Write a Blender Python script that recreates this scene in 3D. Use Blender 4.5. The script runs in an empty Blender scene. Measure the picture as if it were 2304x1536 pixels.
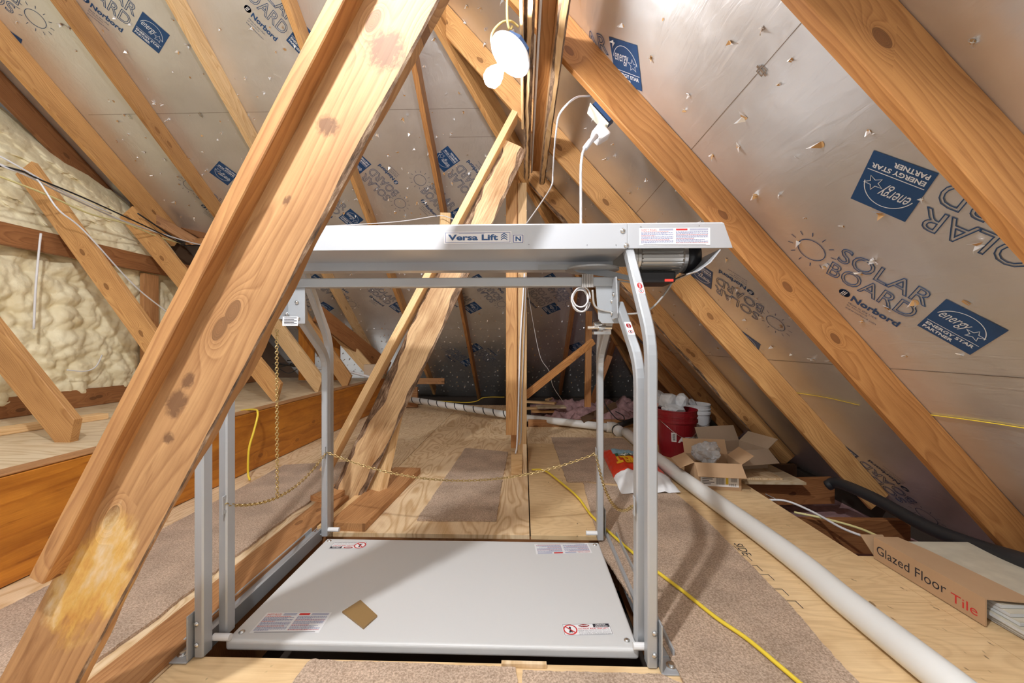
import bpy, bmesh, math, random
from mathutils import Vector, Matrix, noise
random.seed(7)
C = bpy.context.scene.collection
V = Vector
# ------------------------------------------------------------------ camera
F = 896.0; PHI = math.atan(26/896); H = 0.9
cam_d = bpy.data.cameras.new('camera'); cam = bpy.data.objects.new('camera', cam_d); C.objects.link(cam)
cam.location = (0, 0, H); cam.rotation_euler = (math.pi/2, 0, PHI)
cam_d.sensor_width = 36; cam_d.lens = 36*F/2304; cam_d.shift_y = 2/2304; cam_d.clip_start = 0.02
bpy.context.scene.camera = cam
sc = bpy.context.scene
sc.view_settings.view_transform = 'Standard'; sc.view_settings.look = 'None'
sc.view_settings.gamma = 1; sc.view_settings.use_curve_mapping = False
sc.view_settings.exposure = 0.28
w = bpy.data.worlds.new('world'); sc.world = w; w.use_nodes = True
w.node_tree.nodes['Background'].inputs[0].default_value = (1.0, 0.97, 0.94, 1)
w.node_tree.nodes['Background'].inputs[1].default_value = 0.57
BULB_NEAR = 430.0      # the bulb in the picture
BULB_BACK = 3000.0      # a second lampholder behind the photographer

def ray(px, py):
    a = (px-1152)/F; b = (770-py)/F
    return V((a*math.cos(PHI)-math.sin(PHI), a*math.sin(PHI)+math.cos(PHI), b))
def aty(px, py, y):                       # point of the sight line at depth y
    r = ray(px, py); return V((0, 0, H)) + r*(y/r.y)
def atz(px, py, z=0.0):                   # point of the sight line at height z
    r = ray(px, py); return V((0, 0, H)) + r*((z-H)/r.z)
def atx(px, py, x):
    r = ray(px, py); return V((0, 0, H)) + r*(x/r.x)
TH = math.radians(48.5)
RN = V((math.cos(math.pi/2-TH), 0, math.sin(math.pi/2-TH))); RC = 1.05 + RN.z*H     # right roof plane
AB = 3.95; BT = 0.72; BN = V((0, BT, 1)).normalized(); BC = (AB+H)*BN.z                      # rear roof plane
def onp(px, py, n, c):
    r = ray(px, py); o = V((0, 0, H)); return o + r*((c-n.dot(o))/n.dot(r))
def zR(x): return (RC-RN.x*x)/RN.z
def zB(y): return AB+H-BT*y

# ------------------------------------------------------------------ materials
MATS = {}
def newmat(name):
    m = bpy.data.materials.new(name); m.use_nodes = True; nt = m.node_tree
    MATS[name] = m
    return m, nt, nt.nodes['Principled BSDF']
def N(nt, typ, **kw):
    n = nt.nodes.new(typ)
    for k, v in kw.items():
        if k.startswith('i_'):
            n.inputs[k[2:].replace('_', ' ')].default_value = v
        else: setattr(n, k, v)
    return n
def ramp(nt, stops, interp='LINEAR'):
    r = nt.nodes.new('ShaderNodeValToRGB'); r.color_ramp.interpolation = interp
    e = r.color_ramp.elements
    e[0].position, e[0].color = stops[0][0], (*stops[0][1], 1)
    e[1].position, e[1].color = stops[1][0], (*stops[1][1], 1)
    for p, c in stops[2:]:
        x = e.new(p); x.color = (*c, 1)
    return r
def mixc(nt, fac, a, b, mode='MIX'):
    m = nt.nodes.new('ShaderNodeMix'); m.data_type = 'RGBA'; m.blend_type = mode
    L = nt.links
    for s, v in ((0, fac), (6, a), (7, b)):
        if isinstance(v, bpy.types.NodeSocket): L.new(v, m.inputs[s])
        elif s == 0: m.inputs[0].default_value = v
        else: m.inputs[s].default_value = (*v, 1)
    return m.outputs[2]
def mathn(nt, op, a, b=0.0, clamp=False):
    m = nt.nodes.new('ShaderNodeMath'); m.operation = op; m.use_clamp = clamp
    for s, v in ((0, a), (1, b)):
        if isinstance(v, bpy.types.NodeSocket): nt.links.new(v, m.inputs[s])
        else: m.inputs[s].default_value = v
    return m.outputs[0]
def plain(name, col, rough=0.5, metal=0.0, bump=0.0, bscale=200, emit=None, var=0.0, vscale=3, trans=0):
    m, nt, b = newmat(name)
    b.inputs['Base Color'].default_value = (*col, 1); b.inputs['Roughness'].default_value = rough
    b.inputs['Metallic'].default_value = metal
    if trans: b.inputs['Transmission Weight'].default_value = trans
    tc = N(nt, 'ShaderNodeTexCoord')
    if var:
        n = N(nt, 'ShaderNodeTexNoise', i_Scale=vscale, i_Detail=5.0); nt.links.new(tc.outputs['Object'], n.inputs['Vector'])
        r = ramp(nt, [(0.3, tuple(c*(1-var) for c in col)), (0.7, tuple(min(1, c*(1+var*0.5)) for c in col))])
        nt.links.new(n.outputs['Fac'], r.inputs[0]); nt.links.new(r.outputs[0], b.inputs['Base Color'])
    if bump:
        n = N(nt, 'ShaderNodeTexNoise', i_Scale=bscale, i_Detail=3.0); nt.links.new(tc.outputs['Object'], n.inputs['Vector'])
        bp = N(nt, 'ShaderNodeBump', i_Strength=bump, i_Distance=0.002)
        nt.links.new(n.outputs['Fac'], bp.inputs['Height']); nt.links.new(bp.outputs[0], b.inputs['Normal'])
    if emit:
        b.inputs['Emission Color'].default_value = (*emit[0], 1); b.inputs['Emission Strength'].default_value = emit[1]
    return m
def wood(name, light, dark, ring=1.0, knots=True, contrast=1.0, stain=0.25, rough=0.62, bump=0.25):
    m, nt, b = newmat(name); L = nt.links
    tc = N(nt, 'ShaderNodeTexCoord'); oi = N(nt, 'ShaderNodeObjectInfo')
    off = N(nt, 'ShaderNodeVectorMath', operation='MULTIPLY'); off.inputs[1].default_value = (37.0, 0.0, 0.0)
    cmb = N(nt, 'ShaderNodeCombineXYZ'); L.new(oi.outputs['Random'], cmb.inputs[0])
    L.new(cmb.outputs[0], off.inputs[0])
    pos = N(nt, 'ShaderNodeVectorMath', operation='ADD'); L.new(tc.outputs['Object'], pos.inputs[0]); L.new(off.outputs[0], pos.inputs[1])
    # knots
    kv = N(nt, 'ShaderNodeMapping'); kv.inputs['Scale'].default_value = (4.2, 9.0, 9.0); L.new(pos.outputs[0], kv.inputs[0])
    vo = N(nt, 'ShaderNodeTexVoronoi', i_Scale=1.0, i_Randomness=1.0); vo.feature = 'F1'
    # knots sit on a 2-D lattice of length and width only
    L.new(kv.outputs[0], vo.inputs['Vector']); vo.voronoi_dimensions = '2D'
    kd = vo.outputs['Distance']
    rnd = mathn(nt, 'GREATER_THAN', vo.outputs['Color'], 0.74)
    kinf = mathn(nt, 'MULTIPLY', mathn(nt, 'SUBTRACT', 1.0, mathn(nt, 'MULTIPLY', kd, 1.6), True), rnd)     # wide influence
    kinf2 = mathn(nt, 'POWER', kinf, 4.0)
    # rings
    mp = N(nt, 'ShaderNodeMapping'); mp.inputs['Scale'].default_value = (0.75, 1, 1); L.new(pos.outputs[0], mp.inputs[0])
    n1 = N(nt, 'ShaderNodeTexNoise', i_Scale=1.6, i_Detail=2.0); 
    mp2 = N(nt, 'ShaderNodeMapping'); mp2.inputs['Scale'].default_value = (1.0, 5, 5); L.new(pos.outputs[0], mp2.inputs[0]); L.new(mp2.outputs[0], n1.inputs['Vector'])
    sx = N(nt, 'ShaderNodeSeparateXYZ'); L.new(tc.outputs['Object'], sx.inputs[0])
    yy = mathn(nt, 'ADD', sx.outputs['Y'], mathn(nt, 'MULTIPLY', mathn(nt, 'SUBTRACT', oi.outputs['Random'], 0.5), 0.16))
    zz = mathn(nt, 'ADD', sx.outputs['Z'], 0.045)
    rr = mathn(nt, 'SQRT', mathn(nt, 'ADD', mathn(nt, 'MULTIPLY', yy, yy), mathn(nt, 'MULTIPLY', zz, zz)))
    ph = mathn(nt, 'ADD', mathn(nt, 'MULTIPLY', rr, 105.0*ring), mathn(nt, 'MULTIPLY', n1.outputs['Fac'], 11.0*ring))
    if knots: ph = mathn(nt, 'ADD', ph, mathn(nt, 'MULTIPLY', kinf2, 9.0))
    fr = mathn(nt, 'FRACT', ph)
    tri = ramp(nt, [(0.0, (0.1,)*3), (0.62, (0.55,)*3), (0.86, (1,)*3), (1.0, (0.12,)*3)]); L.new(fr, tri.inputs[0])
    # fibres
    mf = N(nt, 'ShaderNodeMapping'); mf.inputs['Scale'].default_value = (6, 260, 260); L.new(pos.outputs[0], mf.inputs[0])
    nf = N(nt, 'ShaderNodeTexNoise', i_Scale=1.0, i_Detail=4.0); L.new(mf.outputs[0], nf.inputs['Vector'])
    fac = mathn(nt, 'ADD', mathn(nt, 'MULTIPLY', tri.outputs[0], 0.62*contrast), mathn(nt, 'MULTIPLY', mathn(nt, 'SUBTRACT', nf.outputs['Fac'], 0.42), 0.75), True)
    col = mixc(nt, fac, light, dark)
    # stains
    ns = N(nt, 'ShaderNodeTexNoise', i_Scale=3.2, i_Detail=5.0, i_Roughness=0.62)
    ms = N(nt, 'ShaderNodeMapping'); ms.inputs['Scale'].default_value = (0.8, 3, 3); L.new(pos.outputs[0], ms.inputs[0]); L.new(ms.outputs[0], ns.inputs['Vector'])
    rs = ramp(nt, [(0.42, (1, 1, 1)), (0.75, (1-stain, 1-stain*1.25, 1-stain*1.5))]); L.new(ns.outputs['Fac'], rs.inputs[0])
    col = mixc(nt, 1.0, col, rs.outputs[0], 'MULTIPLY')
    sm = N(nt, 'ShaderNodeMapping'); sm.inputs['Scale'].default_value = (5, 55, 55); L.new(pos.outputs[0], sm.inputs[0])
    sn = N(nt, 'ShaderNodeTexNoise', i_Scale=1.0, i_Detail=5.0, i_Roughness=0.6); L.new(sm.outputs[0], sn.inputs['Vector'])
    sr = ramp(nt, [(0.60, (1, 1, 1)), (0.72, (0.62, 0.52, 0.44))]); L.new(sn.outputs['Fac'], sr.inputs[0])
    col = mixc(nt, min(1.0, 0.45+stain), col, sr.outputs[0], 'MULTIPLY')
    tone = ramp(nt, [(0, (0.80, 0.76, 0.72)), (1, (1.1, 1.08, 1.05))]); L.new(oi.outputs['Random'], tone.inputs[0])
    col = mixc(nt, 1.0, col, tone.outputs[0], 'MULTIPLY')
    if knots:
        kr = mathn(nt, 'MULTIPLY', mathn(nt, 'LESS_THAN', kd, 0.115), rnd)
        ring_ = mathn(nt, 'FRACT', mathn(nt, 'MULTIPLY', kd, 38.0))
        kc = mixc(nt, mathn(nt, 'MULTIPLY', ring_, 0.5), tuple(c*0.42 for c in dark), tuple(c*0.85 for c in dark))
        col = mixc(nt, mathn(nt, 'MULTIPLY', kr, 0.85), col, kc)
        col = mixc(nt, mathn(nt, 'MULTIPLY', mathn(nt, 'POWER', kinf, 6.0), 0.45), col, dark)
    L.new(col, b.inputs['Base Color']); b.inputs['Roughness'].default_value = rough
    bp = N(nt, 'ShaderNodeBump', i_Strength=bump, i_Distance=0.002); L.new(fac, bp.inputs['Height']); L.new(bp.outputs[0], b.inputs['Normal'])
    return m
def plywood(name, light, dark, axis='Y', scale=1.0, rings=13, sharp=True, spots=0.0):
    m, nt, b = newmat(name); L = nt.links
    tc = N(nt, 'ShaderNodeTexCoord'); mp = N(nt, 'ShaderNodeMapping')
    s = (3.2*scale, 0.85*scale, 1) if axis == 'Y' else (0.85*scale, 3.2*scale, 1)
    mp.inputs['Scale'].default_value = s; L.new(tc.outputs['Object'], mp.inputs[0])
    n = N(nt, 'ShaderNodeTexNoise', i_Scale=1.25, i_Detail=2.2, i_Roughness=0.45, i_Distortion=0.5); L.new(mp.outputs[0], n.inputs['Vector'])
    ph = mathn(nt, 'FRACT', mathn(nt, 'MULTIPLY', n.outputs['Fac'], rings))
    r = ramp(nt, [(0, (0.9,)*3), (0.22, (0.15,)*3), (0.6, (0.0,)*3), (0.93, (0.8,)*3)]); L.new(ph, r.inputs[0])
    mf = N(nt, 'ShaderNodeMapping'); mf.inputs['Scale'].default_value = (150, 5, 1) if axis == 'Y' else (5, 150, 1)
    L.new(tc.outputs['Object'], mf.inputs[0])
    nf = N(nt, 'ShaderNodeTexNoise', i_Scale=1.0, i_Detail=3.0); L.new(mf.outputs[0], nf.inputs['Vector'])
    fac = mathn(nt, 'ADD', mathn(nt, 'MULTIPLY', r.outputs[0], 0.75 if sharp else 0.3), mathn(nt, 'MULTIPLY', mathn(nt, 'SUBTRACT', nf.outputs['Fac'], 0.4), 0.7), True)
    col = mixc(nt, fac, light, dark)
    ns = N(nt, 'ShaderNodeTexNoise', i_Scale=2.3, i_Detail=6.0, i_Roughness=0.65); L.new(tc.outputs['Object'], ns.inputs['Vector'])
    rs = ramp(nt, [(0.35, (1.05, 1.05, 1.05)), (0.75, (0.78, 0.70, 0.60))]); L.new(ns.outputs['Fac'], rs.inputs[0])
    col = mixc(nt, 0.8, col, rs.outputs[0], 'MULTIPLY')
    if spots:
        v = N(nt, 'ShaderNodeTexNoise', i_Scale=42.0, i_Detail=2.0); mv = N(nt, 'ShaderNodeMapping')
        mv.inputs['Scale'].default_value = (1, 0.45, 1); L.new(tc.outputs['Object'], mv.inputs[0]); L.new(mv.outputs[0], v.inputs['Vector'])
        rv = ramp(nt, [(0.70, (0, 0, 0)), (0.76, (1, 1, 1))]); L.new(v.outputs['Fac'], rv.inputs[0])
        col = mixc(nt, mathn(nt, 'MULTIPLY', rv.outputs[0], spots), col, tuple(c*0.3 for c in dark))
    L.new(col, b.inputs['Base Color']); b.inputs['Roughness'].default_value = 0.6
    bp = N(nt, 'ShaderNodeBump', i_Strength=0.15, i_Distance=0.002); L.new(fac, bp.inputs['Height']); L.new(bp.outputs[0], b.inputs['Normal'])
    return m
def foil(name, base):
    m, nt, b = newmat(name); L = nt.links
    tc = N(nt, 'ShaderNodeTexCoord')
    n = N(nt, 'ShaderNodeTexNoise', i_Scale=2.2, i_Detail=6.0, i_Roughness=0.6); L.new(tc.outputs['Object'], n.inputs['Vector'])
    r = ramp(nt, [(0.3, tuple(c*0.86 for c in base)), (0.7, base)]); L.new(n.outputs['Fac'], r.inputs[0]); L.new(r.outputs[0], b.inputs['Base Color'])
    b.inputs['Metallic'].default_value = 0.80
    rr = ramp(nt, [(0.3, (0.30,)*3), (0.7, (0.48,)*3)]); L.new(n.outputs['Fac'], rr.inputs[0]); L.new(rr.outputs[0], b.inputs['Roughness'])
    mp = N(nt, 'ShaderNodeMapping'); mp.inputs['Rotation'].default_value = (0.4, 0.7, 0.5); mp.inputs['Scale'].default_value = (26, 5, 26)
    L.new(tc.outputs['Object'], mp.inputs[0])
    n2 = N(nt, 'ShaderNodeTexNoise', i_Scale=1.0, i_Detail=5.0, i_Distortion=1.5); L.new(mp.outputs[0], n2.inputs['Vector'])
    n3 = N(nt, 'ShaderNodeTexNoise', i_Scale=7.0, i_Detail=2.0); L.new(tc.outputs['Object'], n3.inputs['Vector'])
    h = mathn(nt, 'ADD', n2.outputs['Fac'], mathn(nt, 'MULTIPLY', n3.outputs['Fac'], 2.0))
    bp = N(nt, 'ShaderNodeBump', i_Strength=0.30, i_Distance=0.006); L.new(h, bp.inputs['Height']); L.new(bp.outputs[0], b.inputs['Normal'])
    return m
def carpetm(name, a, c):
    m, nt, b = newmat(name); L = nt.links
    tc = N(nt, 'ShaderNodeTexCoord')
    n = N(nt, 'ShaderNodeTexNoise', i_Scale=170.0, i_Detail=4.0, i_Roughness=0.7); L.new(tc.outputs['Object'], n.inputs['Vector'])
    r = ramp(nt, [(0.38, c), (0.62, a)]); L.new(n.outputs['Fac'], r.inputs[0])
    n2 = N(nt, 'ShaderNodeTexNoise', i_Scale=6.0, i_Detail=4.0); L.new(tc.outputs['Object'], n2.inputs['Vector'])
    r2 = ramp(nt, [(0.35, (0.80,)*3), (0.65, (1.05,)*3)]); L.new(n2.outputs['Fac'], r2.inputs[0])
    col = mixc(nt, 1.0, r.outputs[0], r2.outputs[0], 'MULTIPLY')
    L.new(col, b.inputs['Base Color']); b.inputs['Roughness'].default_value = 0.95
    bp = N(nt, 'ShaderNodeBump', i_Strength=0.9, i_Distance=0.006); L.new(n.outputs['Fac'], bp.inputs['Height']); L.new(bp.outputs[0], b.inputs['Normal'])
    return m
def foamm(name):
    m, nt, b = newmat(name); L = nt.links
    tc = N(nt, 'ShaderNodeTexCoord')
    n = N(nt, 'ShaderNodeTexNoise', i_Scale=6.0, i_Detail=4.0); L.new(tc.outputs['Object'], n.inputs['Vector'])
    r = ramp(nt, [(0.3, (0.80, 0.69, 0.43)), (0.7, (0.94, 0.86, 0.61))]); L.new(n.outputs['Fac'], r.inputs[0])
    L.new(r.outputs[0], b.inputs['Base Color']); b.inputs['Roughness'].default_value = 0.55
    n2 = N(nt, 'ShaderNodeTexNoise', i_Scale=45.0, i_Detail=3.0); L.new(tc.outputs['Object'], n2.inputs['Vector'])
    bp = N(nt, 'ShaderNodeBump', i_Strength=0.4, i_Distance=0.01); L.new(n2.outputs['Fac'], bp.inputs['Height']); L.new(bp.outputs[0], b.inputs['Normal'])
    return m
M_pine = wood('pine', (0.68, 0.39, 0.15), (0.37, 0.155, 0.042))
M_pale = wood('pale_pine', (0.86, 0.62, 0.34), (0.58, 0.32, 0.11), stain=0.15)
M_fir = wood('fir', (0.55, 0.27, 0.09), (0.30, 0.115, 0.028), ring=0.8)
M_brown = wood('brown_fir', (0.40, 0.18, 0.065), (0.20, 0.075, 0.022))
M_plank = wood('plank_fir', (0.58, 0.31, 0.13), (0.34, 0.14, 0.045), ring=0.7, stain=0.35)
M_brace = wood('brace_fir', (0.56, 0.30, 0.115), (0.31, 0.125, 0.04), ring=0.55, stain=0.35)
M_resin = wood('brace_resin_stained', (0.56, 0.32, 0.14), (0.31, 0.14, 0.05), ring=0.55, stain=0.35)
def add_resin(m):
    nt = m.node_tree; b = nt.nodes['Principled BSDF']; L = nt.links; src = b.inputs['Base Color'].links[0].from_socket
    tc = N(nt, 'ShaderNodeTexCoord'); mp = N(nt, 'ShaderNodeMapping'); mp.inputs['Location'].default_value = (-0.50, 0, 0); mp.inputs['Scale'].default_value = (1, 1, 1)
    L.new(tc.outputs['Object'], mp.inputs[0])
    sx = N(nt, 'ShaderNodeSeparateXYZ'); L.new(mp.outputs[0], sx.inputs[0])
    gx = mathn(nt, 'SUBTRACT', 1.0, mathn(nt, 'MULTIPLY', mathn(nt, 'ABSOLUTE', sx.outputs['X']), 3.6), True)
    gy = mathn(nt, 'SUBTRACT', 1.0, mathn(nt, 'MULTIPLY', mathn(nt, 'ABSOLUTE', sx.outputs['Y']), 7.0), True)
    ms = N(nt, 'ShaderNodeMapping'); ms.inputs['Scale'].default_value = (10, 26, 26); L.new(tc.outputs['Object'], ms.inputs[0])
    n = N(nt, 'ShaderNodeTexNoise', i_Scale=1.0, i_Detail=6.0, i_Roughness=0.62); L.new(ms.outputs[0], n.inputs['Vector'])
    v = mathn(nt, 'MULTIPLY', mathn(nt, 'MULTIPLY', gx, gy), n.outputs['Fac'])
    r = ramp(nt, [(0.20, (0, 0, 0)), (0.30, (1, 1, 1))]); L.new(v, r.inputs[0])
    rc = ramp(nt, [(0.4, (0.62, 0.27, 0.03)), (0.55, (0.80, 0.48, 0.10)), (0.74, (0.88, 0.74, 0.50))]); L.new(n.outputs['Fac'], rc.inputs[0])
    L.new(mixc(nt, mathn(nt, 'MULTIPLY', r.outputs[0], 0.62), src, rc.outputs[0]), b.inputs['Base Color'])
add_resin(M_resin)
M_brace2 = wood('weathered_pine', (0.75, 0.53, 0.29), (0.45, 0.26, 0.12), ring=0.7, stain=0.55)
M_lvl = wood('lvl_orange', (0.74, 0.30, 0.035), (0.46, 0.14, 0.012), ring=0.18, knots=True, stain=0.45, rough=0.45)
M_ply = plywood('plywood', (0.90, 0.70, 0.45), (0.58, 0.34, 0.14), 'Y', 1.15, rings=16)
M_ply2 = plywood('old_plywood', (0.84, 0.62, 0.35), (0.50, 0.29, 0.12), 'X', 1.6, sharp=False, spots=0.8)
M_ply3 = plywood('deck_plywood', (0.72, 0.60, 0.42), (0.52, 0.37, 0.20), 'X', 1.3)
M_ply4 = plywood('white_plywood', (0.88, 0.70, 0.47), (0.60, 0.38, 0.17), 'Y', 1.5, rings=17)
def barkm():
    m, nt, b = newmat('bark'); L = nt.links
    tc = N(nt, 'ShaderNodeTexCoord'); mp = N(nt, 'ShaderNodeMapping'); mp.inputs['Scale'].default_value = (14, 60, 60); L.new(tc.outputs['Object'], mp.inputs[0])
    n = N(nt, 'ShaderNodeTexNoise', i_Scale=1.0, i_Detail=6.0, i_Roughness=0.7); L.new(mp.outputs[0], n.inputs['Vector'])
    r = ramp(nt, [(0.35, (0.055, 0.032, 0.018)), (0.52, (0.22, 0.13, 0.075)), (0.68, (0.50, 0.36, 0.24))]); L.new(n.outputs['Fac'], r.inputs[0])
    L.new(r.outputs[0], b.inputs['Base Color']); b.inputs['Roughness'].default_value = 0.8
    bp = N(nt, 'ShaderNodeBump', i_Strength=0.8, i_Distance=0.006); L.new(n.outputs['Fac'], bp.inputs['Height']); L.new(bp.outputs[0], b.inputs['Normal'])
    return m
M_bark = barkm()
M_foil = foil('foil', (0.79, 0.79, 0.785))
M_seam = plain('seam', (0.16, 0.11, 0.07), 0.7)
M_carpet = carpetm('carpet', (0.74, 0.56, 0.42), (0.40, 0.275, 0.185))
M_foam = foamm('spray_foam')
M_grey = plain('grey_steel', (0.46, 0.48, 0.50), 0.38, 0.35, bump=0.05, bscale=500)
M_plat = plain('platform_paint', (0.66, 0.66, 0.65), 0.42, 0.0)
M_house = plain('housing_paint', (0.60, 0.62, 0.65), 0.33, 0.3)
M_bolt = plain('zinc', (0.75, 0.75, 0.74), 0.25, 1.0)
M_alu = plain('cast_aluminium', (0.62, 0.60, 0.57), 0.35, 0.9)
M_black = plain('black_plastic', (0.012, 0.012, 0.014), 0.35)
M_rubber = plain('black_rubber', (0.018, 0.019, 0.022), 0.5, bump=0.1, bscale=300)
M_red = plain('red_plastic', (0.6, 0.02, 0.02), 0.3, emit=((1, 0.05, 0.03), 1.0))
M_white = plain('white_plastic', (0.82, 0.82, 0.82), 0.3)
M_pvc = plain('pvc', (0.80, 0.80, 0.77), 0.35, var=0.06)
M_brass = plain('brass', (0.62, 0.47, 0.22), 0.32, 0.95)
M_yel = plain('yellow_cable', (0.83, 0.62, 0.05), 0.45)
M_paleyel = plain('pale_yellow_cable', (0.72, 0.65, 0.30), 0.45)
M_wcable = plain('white_cable', (0.76, 0.76, 0.78), 0.45)
M_gcable = plain('grey_cable', (0.40, 0.38, 0.36), 0.4)
M_blue = plain('print_blue', (0.010, 0.055, 0.15), 0.45)
M_silver = plain('print_silver', (0.72, 0.74, 0.76), 0.4, 0.2)
M_outlet = plain('outlet_cream', (0.80, 0.80, 0.68), 0.35)
M_boxblue = plain('junction_box_blue', (0.045, 0.09, 0.20), 0.5)
M_card = plain('cardboard', (0.50, 0.32, 0.18), 0.8, bump=0.2, bscale=60, var=0.12)
M_card2 = plain('pale_cardboard', (0.55, 0.42, 0.30), 0.8, bump=0.2, bscale=60, var=0.15)
M_cardd = plain('dark_cardboard', (0.27, 0.17, 0.10), 0.8)
M_bred = plain('bucket_red', (0.28, 0.012, 0.02), 0.28)
M_bor = plain('bucket_orange', (0.80, 0.11, 0.01), 0.35)
M_rubble = plain('rubble', (0.62, 0.64, 0.66), 0.9, bump=0.6, bscale=40, var=0.2, vscale=20)
M_bagred = plain('bag_red', (0.72, 0.045, 0.015), 0.3)
M_bagwhite = plain('bag_white', (0.85, 0.86, 0.87), 0.3)
M_baggreen = plain('bag_green', (0.03, 0.13, 0.06), 0.35)
M_bagyel = plain('bag_yellow', (0.95, 0.50, 0.02), 0.35)
M_bagcyan = plain('bag_sky', (0.28, 0.50, 0.62), 0.35)
M_tile = plain('tile_face', (0.62, 0.57, 0.45), 0.35, var=0.14, vscale=18)
M_tileedge = plain('tile_edge', (0.60, 0.61, 0.60), 0.6)
M_pink = plain('pink_insulation', (0.46, 0.27, 0.27), 0.95, bump=0.8, bscale=50, var=0.3, vscale=25)
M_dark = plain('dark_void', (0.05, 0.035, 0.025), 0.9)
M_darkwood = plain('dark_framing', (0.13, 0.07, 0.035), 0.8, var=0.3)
M_ink = plain('ink', (0.02, 0.02, 0.03), 0.6)
M_inkred = plain('ink_red', (0.62, 0.03, 0.03), 0.5)
M_inkblue = plain('ink_blue', (0.10, 0.13, 0.36), 0.5)
M_logoblue = plain('logo_blue', (0.03, 0.10, 0.26), 0.4)
M_paper = plain('sticker_white', (0.86, 0.86, 0.87), 0.35)
M_brownglass = plain('brown_board', (0.28, 0.17, 0.065), 0.5)
M_clear = plain('clear_wrap', (0.86, 0.88, 0.90), 0.15, trans=0.7)
M_glue = plain('dried_resin', (0.62, 0.36, 0.06), 0.3, var=0.3, vscale=40)
M_tear = plain('torn_osb', (0.52, 0.30, 0.12), 0.8)
M_flap = plain('foil_flap', (0.86, 0.86, 0.86), 0.28, 0.55)
M_bulb = plain('bulb_glass', (1, 1, 1), 0.3, emit=((0.96, 0.97, 1.0), 1.0))

# ------------------------------------------------------------------ building helpers
def link(name, me, mats, parent=None, mw=None, smooth=False):
    o = bpy.data.objects.new(name, me); C.objects.link(o)
    for m in (mats if isinstance(mats, (list, tuple)) else [mats]): me.materials.append(m)
    if smooth:
        for p in me.polygons: p.use_smooth = True
    if mw is not None: o.matrix_world = mw
    if parent is not None:
        o.parent = parent
        o.matrix_parent_inverse = PINV.get(parent.name, parent.matrix_world.inverted())
    return o
PINV = {}
def tag(o, label, cat, group=None, kind=None):
    o['label'] = label; o['category'] = cat
    if group: o['group'] = group
    if kind: o['kind'] = kind
    return o
def struct(o, label=None):
    o['kind'] = 'structure'
    if label: o['label'] = label
    return o
def empty(name, loc, label, cat, group=None):
    o = bpy.data.objects.new(name, None); C.objects.link(o); o.location = loc; o.empty_display_size = 0.05
    PINV[o.name] = Matrix.Translation(V(loc)).inverted()
    return tag(o, label, cat, group)
def bm_obj(name, bm, mats, parent=None, mw=None, smooth=False, bevel=0):
    bmesh.ops.recalc_face_normals(bm, faces=bm.faces[:])
    me = bpy.data.meshes.new(name); bm.to_mesh(me); bm.free()
    o = link(name, me, mats, parent, mw, smooth)
    if bevel:
        b = o.modifiers.new('bevel', 'BEVEL'); b.width = bevel; b.segments = 2; b.limit_method = 'ANGLE'
    return o
def box_bm(lo, hi, bm=None, mi=0):
    bm = bm or bmesh.new()
    v = [bm.verts.new((x, y, z)) for x in (lo[0], hi[0]) for y in (lo[1], hi[1]) for z in (lo[2], hi[2])]
    for f in ((0, 1, 3, 2), (4, 6, 7, 5), (0, 4, 5, 1), (2, 3, 7, 6), (0, 2, 6, 4), (1, 5, 7, 3)):
        bm.faces.new([v[i] for i in f]).material_index = mi
    return bm
def box(name, lo, hi, m, parent=None, bevel=0.0, mw=None):
    return bm_obj(name, box_bm(lo, hi), m, parent, mw, bevel=bevel)
def slab(name, pts, z0, z1, m, parent=None, bevel=0, jag=0, bm=None, mi=0):
    own = bm is None; bm = bm or bmesh.new()
    P = [V((p[0], p[1], 0)) for p in pts]
    if jag:
        Q = []
        for a, b in zip(P, P[1:]+P[:1]):
            n = max(1, int((b-a).length/0.012)); d = V((-(b-a).y, (b-a).x, 0)).normalized()
            for i in range(n):
                Q.append(a.lerp(b, i/n) + d*((noise.noise(a.lerp(b, i/n)*9)*2.2 + random.uniform(-0.8, 0.8))*jag if i else 0))
        P = Q
    lo = [bm.verts.new((p.x, p.y, z0)) for p in P]; hi = [bm.verts.new((p.x, p.y, z1)) for p in P]
    n = len(P)
    bm.faces.new(hi).material_index = mi; bm.faces.new(lo[::-1]).material_index = mi
    for i in range(n):
        bm.faces.new((lo[i], lo[(i+1) % n], hi[(i+1) % n], hi[i])).material_index = mi
    if own: return bm_obj(name, bm, m, parent, bevel=bevel)
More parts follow.
